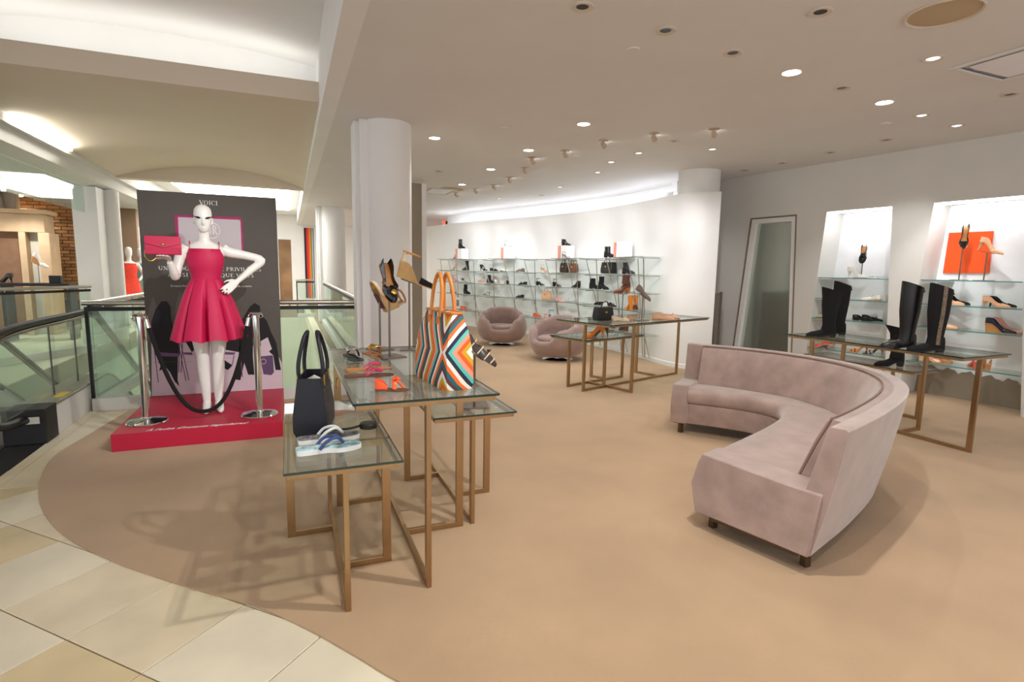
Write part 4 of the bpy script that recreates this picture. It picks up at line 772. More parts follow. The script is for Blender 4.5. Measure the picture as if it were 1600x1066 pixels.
# stands on the tall table
ST = 'shoe display stands'
def tz(px, py): p = fl(px, py, HT2); return (p.x, p.y, HT2+.001)
stand_shoe(tz(594, 546), .325, R(-62), R(200), 'espadrille', 'beige', 'rope', 'shortest of three shoe stands behind the sandals', 'rope wedge seen from behind on the shortest stand', G2, adv=-.10, base=.07)
bf = stand_shoe(tz(609, 558), .42, R(58), R(-75), 'flat', 'patent', 'tan', 'middle shoe stand carrying the black flat', 'black flat with gold emblem tilted on the middle stand', G2, adv=-.17, base=.08, sc=1.1)
stand_shoe((lambda q: (q[0], q[1], q[2]))(tz(640, 547)), .46, R(20), R(-18), 'espadrille', 'suede', 'rope', 'tallest shoe stand carrying the rope wedge', 'black toed rope wedge espadrille on the tallest stand', G2, adv=-.10, base=.06, sc=1.1)
m = M(); m.lathe([(.0005, .0), (.017, .0), (.015, .006), (.0005, .008)], 16, (.20, 0, .044)); obj('gold_emblem', m, GOLD, bf, smooth=50)
# snakeskin slingback on the stand of the third table
a = fl(741, 634, HT3); stand_shoe((a.x, a.y, HT3+.001), .30, R(34), R(-14), 'loafer', 'snake', 'snake', 'thin shoe stand on the rear low table', 'dark snakeskin shoe slanting down on the rear stand', G2, adv=-.13, base=.08, sc=1.1)
sn = bpy.data.objects[[o.name for o in bpy.data.objects if o.get('label') == 'dark snakeskin shoe slanting down on the rear stand'][0]]; zs_, w_l = last(.245, .016, .086)
for t_ in (.12, .3, .5, .68, .84):
    hb = interp(t_, [(0, .05), (.45, .047), (.68, .043), (1, .02)]); m = M(); m.tube([(t_*.245+.008*math.sin(a_), -w_l(t_)*1.07*math.cos(a_), zs_(t_)+hb*math.sin(a_)**.8) for a_ in [PI*k/10 for k in range(11)]], .0035, 6); obj('pale_band', m, pm('beige'), sn, smooth=60)
# tables before the shoe wall
def put(style, c1, c2, px, py, z, rz, lb, g, sc=1.0): p = fl(px, py, z); v = Vector((math.cos(rz), math.sin(rz), 0))*.12*sc; shoe(style, c1, c2, (p.x-v.x, p.y-v.y, z+.001), rz, lb, g, sc)
G3 = 'shoes on the middle tables'
put('flat', 'nude', 'tan', 1036, 500, HM1, R(-20), 'nude ballet flat on the tall middle table, left of the pair', G3, 1.15); put('flat', 'nude', 'brown', 1044, 498, HM1, R(-25), 'nude ballet flat with brown sole, right of the pair', G3, 1.15)
a = fl(942, 501, HM1); handbag((a.x, a.y, HM1+.001), R(10), .26, .17, .11, 'black', 'black structured bag on the tall middle table', None, 1)
a = fl(953, 501, HM1); shoe('flat', 'beige', 'beige', (a.x, a.y-.05, HM1+.001), R(-10), 'beige flat next to the black bag on the middle table', G3, .9)
put('pump', 'amber', 'amber', 927, 527, HM2, R(165), 'amber high heel on the low middle table, left of the pair', G3, 1.15); put('pump', 'brown', 'black', 934, 525, HM2, R(160), 'brown and black high heel on the low middle table', G3, 1.15)
a = fl(973, 500, HM1); stand_shoe((a.x, a.y+.02, HM1+.001), .32, R(0), R(190), 'heelboot', 'brown', 'tan', 'left shoe stand on the tall middle table', 'brown leather ankle boot on the left middle stand', G3, adv=-.10, sc=1.0)
a = fl(1004, 501, HM1); stand_shoe((a.x, a.y+.02, HM1+.001), .30, R(38), R(-20), 'loafer', 'taupe', 'taupe', 'right shoe stand on the tall middle table', 'taupe loafer slanting on the right middle stand', G3, adv=-.13, sc=1.0)
# tall boots behind the sofa
def tall_boot(loc, rz, h, label, sm=BSUEDE, flare=0.0, strip=None, heel=.022, cuff=False, sc=1.0):
    t = thing('tall_boot', label, 'boot', loc, rz, 'black boots on the right tables'); L, W = .27, .095
    obj('foot', upper(L, heel, W, 'round', tv=.5, vh=.062, high=.10), sm, t, smooth=50); obj('sole', sole(L, heel, W, th=.010), RUBBER, t, smooth=40); obj('heel', heelm(L, heel, W, 'block'), RUBBER, t, smooth=40)
    prof = [(.070, .064, .040, heel+.04), (.066, .058, .040, heel+.10), (.066, .066, .046, .20), (.066, .080, .058, .32), (.064, .085, .062, h*.86), (.062, .087+flare, .062+flare*.6, h), (.062, .079+flare, .056+flare*.6, h), (.064, .070, .05, h*.8)]
    m = M(); m.loft([[(cx+rx*math.cos(2*PI*i/24), ry*math.sin(2*PI*i/24), z+(.03*math.cos(2*PI*i/24) if z == h else 0)) for i in range(24)] for cx, rx, ry, z in prof]); obj('shaft', m, sm, t, smooth=50)
    if strip:
        m = M(); m.tube([(.066, ry+.002, z) for cx, rx, ry, z in prof[:6]], .016, 6, up=(1, 0, 0), fb=.3); obj('snake_strip', m, strip, t, smooth=60)
    m = M(); m.tube([(-.006, 0, h-.05), (-.03, 0, h-.045), (-.035, 0, h-.06), (-.006, 0, h-.075)], .005, 6); obj('pull_tab', m, sm, t, smooth=60)
    t.scale = (sc, sc, sc); return t
def on_right(px, py, z): p = fl(px, py, z); return Vector((p.x, p.y, z+.001))
toeL = R(150)
a = on_right(1304, 527, HR1); tall_boot(tuple(a), toeL, .47, 'tall black suede boot at the left end of the boots table, front one', flare=.012)
a = on_right(1318, 524, HR1); tall_boot(tuple(a+Vector((.05, .03, 0))), toeL+.1, .53, 'taller black suede boot behind the left boot')
a = on_right(1428, 545, HR1); tall_boot(tuple(a), toeL, .55, 'tall black leather riding boot on the boots table, centre right', mat('black_leather', (16, 13, 12), .35), strip=None)
a = on_right(1466, 550, HR1); tall_boot(tuple(a+Vector((.02, -.02, 0))), toeL, .54, 'tall black boot with snakeskin strip at the right of the boots table', strip=mat('snake_strip', (110, 92, 72), .4, var=.5, scale=60))
a = on_right(1410, 573, HR2); tall_boot(tuple(a), toeL, .40, 'short black suede boot with flared cuff on the lower glass table', flare=.05, heel=.05)

# ================================================================ DISPLAY STAND WITH MANNEQUIN
PX0, PX1, PY0, PY1, PZ = -1.30, -.09, 4.87, 6.24, .145
plat = thing('display_platform', 'low crimson display platform under the mannequin', 'platform', ((PX0+PX1)/2, PY0, .008))
m = M(); w = (PX1-PX0)/2; m.box(-w, w, 0, PY1-PY0, 0, PZ-.008); obj('body', m, REDP, plat, bevel=.003)
def text_mesh(s, size, shear=0, width=None, ext=.0006):
    cu = bpy.data.curves.new('t', 'FONT'); cu.body = s; cu.size = size; cu.shear = shear; cu.extrude = ext; cu.align_x = 'LEFT'; o = bpy.data.objects.new('t', cu); COL.objects.link(o)
    bpy.context.view_layer.update(); me = bpy.data.meshes.new_from_object(o.evaluated_get(bpy.context.evaluated_depsgraph_get())); bpy.data.objects.remove(o)
    m = M(); m.v = [tuple(v.co) for v in me.vertices]; m.f = [tuple(p.vertices) for p in me.polygons]; m.mi = [0]*len(m.f); x0 = min(v[0] for v in m.v); x1 = max(v[0] for v in m.v)
    k = (width/(x1-x0)) if width else 1; m.v = [((v[0]-x0)*k, v[1], v[2]) for v in m.v]; return m
# a small serif alphabet: straight strokes (x0,y0,x1,y1,thick) and arcs ('o',cx,cy,rx,ry,a0,a1), serif feet at given points
TH, TN = .15, .055
GL = {'V': (.74, [(.08, 1, .38, 0, TH), (.66, 1, .38, 0, TN)], [(.08, 1), (.66, 1)]), 'O': (.86, [('o', .42, .5, .36, .5, 0, 360)], []), 'I': (.40, [(.2, 0, .2, 1, TH)], [(.2, 0), (.2, 1)]), 'C': (.80, [('o', .44, .5, .38, .5, 45, 315), (.72, .72, .72, .95, TN)], []),
      'U': (.84, [(.18, 1, .18, .3, TH), (.66, 1, .66, .3, TN), ('o', .42, .32, .24, .32, 180, 360)], [(.18, 1), (.66, 1)]), 'N': (.86, [(.16, 0, .16, 1, TN), (.16, 1, .68, 0, TH), (.68, 0, .68, 1, TN)], [(.16, 0), (.16, 1), (.68, 1)]), 'P': (.70, [(.18, 0, .18, 1, TH), ('o', .28, .74, .32, .26, -90, 90), (.18, 1, .3, 1, TN), (.18, .48, .3, .48, TN)], [(.18, 0)]),
      'R': (.80, [(.18, 0, .18, 1, TH), ('o', .28, .75, .30, .25, -90, 90), (.18, 1, .3, 1, TN), (.18, .5, .3, .5, TN), (.36, .5, .70, 0, TH)], [(.18, 0), (.7, 0)]), 'G': (.86, [('o', .44, .5, .38, .5, 45, 330), (.70, .05, .70, .42, TH)], [(.70, .42)]), 'A': (.80, [(.08, 0, .38, 1, TN), (.70, 0, .38, 1, TH), (.2, .33, .58, .33, TN)], [(.08, 0), (.70, 0)]),
      'M': (1.0, [(.16, 0, .16, 1, TN), (.16, 1, .48, 0, TH), (.48, 0, .82, 1, TN), (.82, 1, .82, 0, TH)], [(.16, 0), (.82, 0), (.16, 1), (.82, 1)]), 'E': (.68, [(.18, 0, .18, 1, TH), (.18, .97, .56, .97, TN), (.18, .5, .46, .5, TN), (.18, .03, .58, .03, TN), (.56, .97, .56, .8, TN), (.58, .03, .58, .22, TN)], []), 'D': (.84, [(.18, 0, .18, 1, TH), ('o', .26, .5, .46, .5, -90, 90), (.12, .97, .28, .97, TN), (.12, .03, .28, .03, TN)], []),
      'L': (.66, [(.18, 0, .18, 1, TH), (.18, .03, .58, .03, TN), (.58, .03, .58, .24, TN)], [(.18, 1)]), 'S': (.62, [('o', .30, .75, .20, .25, 30, 270), ('o', .30, .25, .22, .25, -150, 90)], []), 'Q': (.86, [('o', .42, .5, .36, .5, 0, 360), (.45, .1, .75, -.2, TH)], []), 'H': (.9, [(.18, 0, .18, 1, TH), (.70, 0, .70, 1, TH), (.18, .5, .7, .5, TN)], [(.18, 0), (.18, 1), (.7, 0), (.7, 1)]), '`': (.0, [(-.46, 1.28, -.30, 1.10, TN)], []), ' ': (.36, [], [])}
def serif(s, width, height):
    m = M(); x = 0
    for ch in s:
        adv, st, sf = GL[ch]
        for k in st:
            if k[0] == 'o':
                _, cx, cy, rx, ry, a0, a1 = k; n = max(8, int((a1-a0)/15)); A = []; B = []
                for i in range(n+1):
                    a_ = R(lerp(a0, a1, i/n)); th = TN+(TH-TN)*abs(math.cos(a_)); A.append((x+cx+rx*math.cos(a_), cy+ry*math.sin(a_), 0)); B.append((x+cx+(rx-th)*math.cos(a_), cy+(ry-TN)*math.sin(a_), 0))
                m.grid([A, B])
            else:
                x0, y0, x1, y1, th = k; d_ = Vector((x1-x0, y1-y0)); nrm = Vector((-d_.y, d_.x)).normalized()*th/2 if abs(d_.x) < abs(d_.y)*3 else Vector((0, th/2))
                if abs(d_.y) > 1e-3 and abs(d_.x) > 1e-3: nrm = Vector((th/2*1.05, 0))
                m.poly([(x+x0-nrm.x, y0-nrm.y, 0), (x+x1-nrm.x, y1-nrm.y, 0), (x+x1+nrm.x, y1+nrm.y, 0), (x+x0+nrm.x, y0+nrm.y, 0)])
        for (sx_, sy_) in sf: yy = min(max(sy_, .025), .975); m.poly([(x+sx_-.15, yy-.025, 0), (x+sx_+.15, yy-.025, 0), (x+sx_+.15, yy+.025, 0), (x+sx_-.15, yy+.025, 0)])
        x += adv
    m.v = [(v[0]*width/x, v[1]*height, v[2]) for v in m.v]; return m
PRINTW = mat('print_white', (232, 228, 226), .7)
a, b_ = fl(228, 674, PZ), fl(388, 662, PZ); tm_ = text_mesh("À l'aube d'instants légendaires!", .075, .35, (b_-a).length)
rzt = math.atan2(b_.y-a.y, b_.x-a.x); lo = plat.location
tm_.xf(Matrix.Translation((a.x-lo.x, a.y-lo.y, PZ-.008+.0012))@Matrix.Rotation(rzt, 4, 'Z')); obj('lettering', tm_, PRINTW, plat)
# ---- printed board
BY = 6.19; BZ1 = 2.13
board = thing('printed_board', 'tall dark grey printed board behind the mannequin', 'board', ((PX0+PX1)/2, BY, PZ+.001)); bo = Vector(((PX0+PX1)/2, BY, PZ+.001))
m = M(); m.box(-.60, .60, .0, .045, 0, BZ1-PZ); obj('panel', m, mat('board_grey', (86, 80, 74), .7, var=.03), board, bevel=.001)
def bp(px, py, k=0): p = onplane(px, py, (0, BY, 0), (0, 1, 0)); return Vector((min(max(p.x-bo.x, -.598), .598), -.0012-.0004*k, max(p.z-bo.z, .002)))
def art(name, pts, material, k=1, sx=4.1, ox=200, oy=460):
    m = M(); m.poly([bp(ox+x/sx, oy+y/sx, k) for x, y in pts]); m2 = bmesh.new(); return obj(name, m, material, board)
ART_W = mat('print_lilac_white', (206, 186, 196), .7); ART_K = mat('print_black', (12, 9, 14), .7); ART_P = mat('print_purple', (104, 74, 108), .7)
art('printed_ground', [(150, 300), (160, 760), (1000, 700), (992, 440), (900, 275), (330, 275)], ART_W, 1)
art('printed_figure', [(150, 175), (180, 90), (215, 45), (250, 45), (272, 80), (275, 140), (300, 260), (330, 290), (335, 380), (320, 400), (318, 550), (330, 590), (300, 560), (270, 500), (245, 470), (200, 490), (215, 430), (190, 380), (150, 250)], ART_K, 2)
art('printed_figure', [(345, 265), (410, 372), (480, 290), (500, 455), (496, 600), (512, 610), (524, 300), (590, 350), (720, 372), (720, 190), (680, 150), (650, 75), (600, 100), (560, 255)], ART_K, 2)
art('printed_shoe', [(585, 400), (670, 455), (640, 485), (585, 460)], ART_K, 2)
art('printed_figure', [(780, 80), (810, 55), (845, 75), (850, 130), (890, 170), (915, 240), (950, 310), (965, 400), (980, 485), (945, 485), (930, 390), (860, 330), (800, 330), (800, 400), (810, 515), (770, 515), (745, 440), (720, 550), (680, 545), (700, 470), (715, 330), (720, 180), (745, 140)], ART_K, 2)
for s in ([(165, 360), (180, 395), (330, 400), (330, 380), (190, 370)], [(340, 345), (360, 385), (415, 390), (410, 372), (355, 372)], [(585, 350), (600, 385), (680, 388), (690, 372), (600, 368)]): art('printed_chair', s, ART_P, 3)
for x0, y0, x1, y1 in ((165, 320, 195, 565), (215, 400, 195, 440), (330, 300, 325, 500), (335, 300, 390, 550), (320, 300, 372, 555), (350, 300, 340, 500), (590, 440, 612, 522), (680, 390, 668, 450), (720, 380, 733, 530), (160, 435, 415, 430), (590, 405, 680, 408)): art('printed_chair_leg', [(x0-3, y0), (x0+3, y0+1), (x1+3, y1+1), (x1-3, y1)], ART_P, 3)
art('printed_bag', [(845, 398), (928, 390), (935, 500), (918, 518), (868, 512)], mat('print_bag', (92, 66, 100), .7), 4)
art('printed_sheet', [(850, 300), (895, 275), (922, 350), (880, 385), (855, 370)], ART_W, 4)
def circle_art(cx, cy, r0, r1, sx, ox, oy, material, k):
    m = M(); m.grid([[bp(ox+(cx+r*math.cos(2*PI*i/28))/sx, oy+(cy+r*math.sin(2*PI*i/28))/sx, k) for i in range(29)] for r in (r0, r1)]); obj('printed_emblem', m, material, board)
circle_art(868, 430, 15, 18, 4.1, 200, 460, ART_W, 5)
art('printed_frame', [(388, 298), (930, 318), (948, 332), (968, 630), (955, 642), (420, 628), (404, 615)], mat('print_magenta', (170, 24, 96), .6), 1, 5.33, 200, 280)
art('printed_screen', [(416, 316), (928, 340), (936, 350), (948, 605), (938, 615), (440, 604), (428, 592)], mat('print_screen', (196, 186, 190), .6), 2, 5.33, 200, 280)
circle_art(700, 430, 62, 68, 5.33, 200, 280, PRINTW, 3)
def btext(mesh_fn, s, x0, y0, x1, hpx, name='printed_words'):
    A = bp(200+x0/5.33, 280+y0/5.33); B = bp(200+x1/5.33, 280+y0/5.33); H_ = hpx/5.33*.0056*.98
    if mesh_fn is serif and ' ' in s:
        tot = sum(GL[c_][0] for c_ in s); x = 0
        for wd_ in s.split(' '):
            aw = sum(GL[c_][0] for c_ in wd_); m = serif(wd_, (B.x-A.x)*aw/tot, H_); m.xf(Matrix.Translation((A.x+(B.x-A.x)*x/tot, -.0030, A.z))@Matrix.Rotation(PI/2, 4, 'X')); obj('printed_word', m, PRINTW, board); x += aw+GL[' '][0]
        return
    m = mesh_fn(s, B.x-A.x, H_)
    m.xf(Matrix.Translation((A.x, -.0030, A.z))@Matrix.Rotation(PI/2, 4, 'X')); obj(name, m, PRINTW, board)
btext(serif, 'VOICI', 595, 212, 748, 42); btext(serif, 'UN PROGRAMME DE PRIVILE`GES', 252, 757, 1112, 36); btext(serif, 'AUSSI UNIQUE QUE VOUS', 332, 812, 1050, 36)
btext(lambda s, w_, h_: text_mesh(s, h_*1.35, 0, w_, .0002), 'Inscrivez-vous à holticonique.com', 358, 897, 1028, 22)
A = bp(200+668/5.33, 280+468/5.33); m = serif('HR', .12, .10); m.xf(Matrix.Translation((A.x-.03, -.0030, A.z))@Matrix.Rotation(PI/2, 4, 'X')); obj('printed_emblem', m, PRINTW, board)
# ---- mannequin: one skin, remeshed from overlapping lofts
def ell(cx, cy, z, rx, ry, n=20, pw=1.0): return [(cx+rx*math.cos(2*PI*i/n), cy+ry*math.sin(2*PI*i/n), z) for i in range(n)]
bm_ = M()
bm_.loft([ell(0, .0, .90, .10, .085), ell(0, .0, .96, .155, .105), ell(0, 0, 1.02, .150, .10), ell(0, 0, 1.10, .122, .085), ell(0, 0, 1.17, .106, .078), ell(0, 0, 1.26, .122, .086), ell(0, -.008, 1.335, .138, .100), ell(0, 0, 1.40, .145, .082), ell(0, .008, 1.45, .155, .062), ell(0, .012, 1.478, .10, .052), ell(0, .012, 1.50, .055, .047)])
bm_.tube([(0, .012, 1.47), (0, .008, 1.53), (0, -.004, 1.60), (0, -.004, 1.64)], [.056, .044, .042, .04], 14)
for s in (-1, 1): bm_.tube(spline([(s*.085, 0, .95), (s*.080, -.006, .80), (s*.068, -.004, .60), (s*.060, .0, .50), (s*.058, .022, .38), (s*.050, .02, .20), (s*.046, .02, .09)], 5), [lerp(a_, b2, i/5) for a_, b2 in zip((.082, .078, .062, .050, .050, .040), (.078, .062, .050, .050, .040, .031)) for i in range(5)]+[.031], 16)
for s in (-1, 1): bm_.tube([(s*.046, .035, .085), (s*.047, .02, .062), (s*.050, -.03, .045), (s*.055, -.085, .034), (s*.057, -.13, .026), (s*.057, -.15, .018)], [.030, .036, .034, .030, .024, .013], 14); bm_.tube([(s*.046, .045, .09), (s*.046, .05, .045), (s*.046, .045, .026)], [.028, .026, .022], 12)
# head
hd = []
for z, rx, f, bk in ((1.572, .012, -.052, -.035), (1.578, .028, -.070, -.01), (1.60, .045, -.082, .02), (1.63, .056, -.088, .052), (1.665, .064, -.088, .075), (1.70, .069, -.086, .088), (1.735, .070, -.084, .092), (1.765, .065, -.074, .086), (1.79, .050, -.052, .068), (1.805, .028, -.024, .04), (1.811, .008, .0, .016)):
    cy = (f+bk)/2; ry = (bk-f)/2; hd.append(ell(0, cy, z, rx, ry, 24))
bm_.loft(hd)
bm_.loft([ell(0, -.086, 1.628, .010, .010, 8), ell(0, -.100, 1.640, .012, .013, 8), ell(0, -.094, 1.662, .008, .010, 8), ell(0, -.088, 1.695, .007, .006, 8)]); bm_.tube([(-.018, -.080, 1.607), (0, -.086, 1.609), (.018, -.080, 1.607)], [.003, .007, .003], 8)
for s in (-1, 1): bm_.tube([(s*.068, .012, 1.695), (s*.072, .020, 1.67), (s*.066, .014, 1.64)], [.008, .009, .005], 8)
def arm(pts, rs): bm_.tube(spline(pts, 4), [lerp(rs[i], rs[i+1], k/4) for i in range(len(rs)-1) for k in range(4)]+[rs[-1]], 14)
# left-of-picture arm: elbow down, hand raised palm up beside the shoulder
arm([(-.135, .01, 1.44), (-.170, .0, 1.40), (-.205, -.02, 1.29), (-.225, -.055, 1.195), (-.232, -.11, 1.235), (-.255, -.17, 1.32)], [.050, .047, .038, .034, .034, .023])
arm([(.135, .01, 1.44), (.185, .005, 1.41), (.32, .015, 1.385), (.45, .03, 1.345), (.355, -.02, 1.262), (.245, -.085, 1.165)], [.050, .047, .038, .034, .034, .023])
def hand(o, fwd, nrm, thumb_side, curl=0.0, sc=1.0):
    o = Vector(o); f = Vector(fwd).normalized(); n = Vector(nrm); n = (n-f*n.dot(f)).normalized(); sd = f.cross(n)*thumb_side
    P = lambda a_, b2, c2: o+f*a_*sc+sd*b2*sc+n*c2*sc
    bm_.loft([[P(a_, w_*math.cos(2*PI*i/12), t_*math.sin(2*PI*i/12)) for i in range(12)] for a_, w_, t_ in ((-.02, .020, .018), (.02, .030, .017), (.05, .038, .014), (.085, .038, .012))])
    for k, (off, ln) in enumerate(((.030, .068), (.010, .078), (-.010, .072), (-.029, .056))):
        bm_.tube([P(.07, off, 0), P(.085+ln*.4, off*1.08, -curl*.01), P(.085+ln*.75, off*1.1, -curl*.03), P(.085+ln, off*1.1, -curl*.055)], [.009, .0085, .0078, .006], 8)
    bm_.tube([P(.015, .026, 0), P(.04, .046, -.008), P(.062, .058, -.014), P(.085, .060, -.02)], [.012, .010, .009, .007], 8)
HANDP = (-.262, -.185, 1.345)
hand(HANDP, (-.15, -.55, .10), (0, .0, 1), 1, curl=.15); hand((.235, -.092, 1.158), (-.55, -.42, -.45), (.3, -.75, .35), 1, curl=.6)
def remesh(m, vox, smooth_it=4):
    me = bpy.data.meshes.new('tmp'); me.from_pydata(m.v, [], m.f); b = bmesh.new(); b.from_mesh(me); bmesh.ops.recalc_face_normals(b, faces=b.faces); b.to_mesh(me); b.free()
    o = bpy.data.objects.new('tmp', me); COL.objects.link(o); r = o.modifiers.new('r', 'REMESH'); r.mode = 'VOXEL'; r.voxel_size = vox; s = o.modifiers.new('s', 'SMOOTH'); s.factor = .5; s.iterations = smooth_it
    bpy.context.view_layer.update(); out = bpy.data.meshes.new_from_object(o.evaluated_get(bpy.context.evaluated_depsgraph_get())); bpy.data.objects.remove(o); out.shade_smooth(); return out
mq = thing('mannequin', 'white abstract mannequin in a fuchsia pleated dress, hand on hip', 'mannequin', (-.665, 5.42, PZ+.001), R(7))
bme = remesh(bm_, .0062); bme.materials.append(MANNW); bo_ = bpy.data.objects.new('body', bme); COL.objects.link(bo_); bo_.parent = mq
LASH = mat('eye_paint', (10, 8, 10), .4)
for s in (-1, 1):
    m = M(); rows = []
    for k in range(9):
        t_ = k/8; x = lerp(.016, .064, t_); yy = -.0885+.9*max(0, x-.02)**1.55*3.2; h_ = .013*math.sin(PI*min(1, t_*1.15))**.7+.0015
        rows.append([(s*x, yy-.002, 1.688+.010*t_+h_*.6), (s*x, yy-.0045, 1.688+.010*t_), (s*x, yy-.002, 1.688+.010*t_-h_*.55)])
    m.grid(rows); obj('painted_eye', m, LASH, mq)
    m = M(); m.tube([(s*.048, -.068, 1.698), (s*.068, -.058, 1.703), (s*.086, -.056, 1.708)], [.004, .003, .001], 6); obj('eyelash', m, LASH, mq)
# dress
dm = M(); n = 64
def dring(z, rx, ry, cy=0): return [(rx*math.cos(2*PI*i/n), cy+ry*math.sin(2*PI*i/n), z) for i in range(n)]
dm.loft([dring(1.165, .113, .086), dring(1.21, .118, .089), dring(1.26, .131, .096), dring(1.335, .148, .111, -.008), dring(1.39, .142, .100, -.004), dring(1.432, .128, .092, -.004), dring(1.434, .122, .086, -.004), dring(1.38, .12, .08)]); dress = obj('dress_bodice', dm, FUCHSIA, mq, smooth=60)
dm = M(); rows = []
n = 144
for k in range(13):
    t_ = k/12; z = lerp(1.172, .655, t_); rx = lerp(.114, .300, t_**.75); ry = lerp(.088, .255, t_**.75); ring_ = []
    for i in range(n):
        a_ = 2*PI*i/n; ph = (a_/(2*PI)*9+.25) % 1.0
        fold = 0 if ph < .72 else math.sin((ph-.72)/.28*PI)              # box pleats: broad panels with sunk folds
        f = 1-fold*.34*min(1, t_*1.8)+.02*math.sin(ph/.72*PI)*(ph < .72)
        ring_.append((rx*f*math.cos(a_), ry*f*math.sin(a_), z+(.012*math.cos(9*a_)*t_)))
    rows.append(ring_)
inner = [[(x*.975, y*.975, z+.003) for x, y, z in r_] for r_ in rows[::-1]]
dm.loft(rows+inner, cap=False); obj('dress_skirt', dm, FUCHSIA, mq, smooth=70)
for s in (-1, 1): m = M(); m.tube(spline([(s*.108, -.068, 1.428), (s*.112, -.04, 1.475), (s*.110, .01, 1.50), (s*.108, .05, 1.47), (s*.105, .068, 1.43)], 4), .0028, 6); obj('strap', m, FUCHSIA, mq)
# clutch on the raised hand
cw_ = Matrix.Translation((-.665, 5.42, PZ+.001))@Matrix.Rotation(R(7), 4, 'Z')@Vector((-.285, -.285, 1.372))
cl = thing('clutch_bag', 'fuchsia envelope clutch with gold bow held up by the mannequin', 'handbag', tuple(cw_), R(9))
CLF = mat('clutch_leather', (186, 14, 66), .4)
m = M(); m.loft([[(-.122, -.026, 0), (.122, -.026, 0), (.122, .026, 0), (-.122, .026, 0)], [(-.124, -.030, .06), (.124, -.030, .06), (.124, .030, .06), (-.124, .030, .06)], [(-.122, -.018, .142), (.122, -.018, .142), (.122, .018, .142), (-.122, .018, .142)]]); obj('body', m, CLF, cl, bevel=.006)
m = M(); m.loft([[(-.122, y0, .144), (.122, y0, .144), (.122, y1, .088), (.03, y1-.002, .062), (.0, y1-.003, .055), (-.03, y1-.002, .062), (-.122, y1, .088)] for y0, y1 in ((-.021, -.032), (-.025, -.037))]); obj('flap', m, CLF, cl)
m = M(); m.tube([(-.016, -.042, .072), (.016, -.042, .090)], .003, 6); m.tube([(-.016, -.042, .090), (.016, -.042, .072)], .003, 6); m.cyl((0, -.038, .081), (0, -.046, .081), .005, n=10); obj('bow_clasp', m, GOLD, cl)
m = M(); m.tube(spline([(-.124, 0, .03), (-.122, -.02, -.02), (-.09, -.03, -.052), (-.055, -.02, -.03), (-.045, 0, .0)], 6), .0045, 6); obj('chain', m, GOLD, cl, smooth=50)
# stanchions and rope
def stanchion(loc, label):
    t = thing('stanchion', label, 'stanchion', loc, 0, 'chrome stanchions'); m = M(); m.lathe([(.0005, 0), (.150, 0), (.152, .006), (.146, .014), (.09, .026), (.04, .034), (.034, .045), (.0005, .046)], 48); obj('base', m, CHROME, t, smooth=40)
    m = M(); m.lathe([(.028, .04), (.028, .875), (.0005, .876)], 28); obj('post', m, CHROME, t, smooth=40)
    m = M(); m.lathe([(.0005, .876), (.034, .876), (.050, .884), (.052, .892), (.046, .900), (.0005, .902)], 28); m.tube([(.041+.014*math.cos(k*PI/7), .0, .868+.014*math.sin(k*PI/7)) for k in range(14)], .004, 6, closed=True); m.tube([(-.041+.014*math.cos(k*PI/7), .0, .868+.014*math.sin(k*PI/7)) for k in range(14)], .004, 6, closed=True); obj('cap', m, CHROME, t, smooth=40)
SA = Vector((-1.125, 5.18, PZ+.001)); SB = Vector((-.275, 5.145, PZ+.001))
stanchion(tuple(SA), 'chrome stanchion post left of the mannequin'); stanchion(tuple(SB), 'chrome stanchion post right of the mannequin')
rope = thing('barrier_rope', 'sagging black velvet rope between the two chrome posts', 'rope', tuple((SA+SB)/2)); hw = (SB-SA).length/2; mid = (SA+SB)/2
pts = [(lerp(-hw+.065, hw-.065, k/24), -.015, .80-.735*(1-abs(lerp(-1, 1, k/24))**2.35)) for k in range(25)]
m = M(); m.tube(pts, .0165, 10); obj('rope', m, mat('rope_velvet', (10, 9, 11), .9), rope, smooth=60)
for s in (-1, 1): m = M(); m.cyl((s*(hw-.055), -.01, .855), (s*(hw-.068), -.015, .785), .016, .019, 14); obj('rope_end', m, CHROME, rope, smooth=40)
# ================================================================ BALUSTRADES, ESCALATOR AND THE GALLERY BEYOND
def rail(label, p0, p1, h=1.08, posts=True, n_pane=1, ztop_bar=True, curb=.12, group='glass balustrades'):
    p0 = Vector(p0); p1 = Vector(p1); d = p1-p0; L = d.length; t = thing('balustrade', label, 'railing', tuple(p0), math.atan2(d.y, d.x), group)
    m = M(); m.tube([(-.03, 0, h-.024), (L+.01, 0, h-.024)], .024, 14); obj('handrail', m, STEEL, t, smooth=60)
    m = M(); m.box(0, L, -.012, .012, h-.100, h-.062); obj('top_channel', m, BLACK, t)
    m = M(); m.box(0, L, -.05, .05, 0, curb); obj('curb', m, W_GREY, t, bevel=.004)
    for k in range(n_pane):
        a_ = lerp(0, L, k/n_pane)+.008; b2 = lerp(0, L, (k+1)/n_pane)-.008; m = M(); m.box(a_, b2, -.006, .006, curb, h-.1); obj('pane', m, GRAIL, t)
    for k in range(0, n_pane*2+1): x = L*(k+.25)/(n_pane*2+.5); m = M(); m.cyl((x, 0, h-.07), (x, 0, h-.03), .007, n=8); obj('bracket', m, STEEL, t)
    if posts:
        m = M(); m.box(-.012, .016, -.014, .014, curb, h-.06); obj('post', m, BLACK, t)
    return t
rail('glass balustrade with steel handrail running behind the printed board', (-1.82, 6.40, 0), (.70, 6.33, 0), n_pane=2)
rail('short glass balustrade going back beside the escalator', (-1.80, 6.46, 0), (-1.70, 8.6, 0), posts=False, n_pane=2)
rail('long glass balustrade of the opposite gallery before the stone portal', (-4.3, 8.5, 0), (-2.98, 10.75, 0), posts=False, n_pane=4)
rail('glass balustrade between the two white columns', (.80, 7.3, 0), (.80, 14.5, 0), posts=False, n_pane=4)
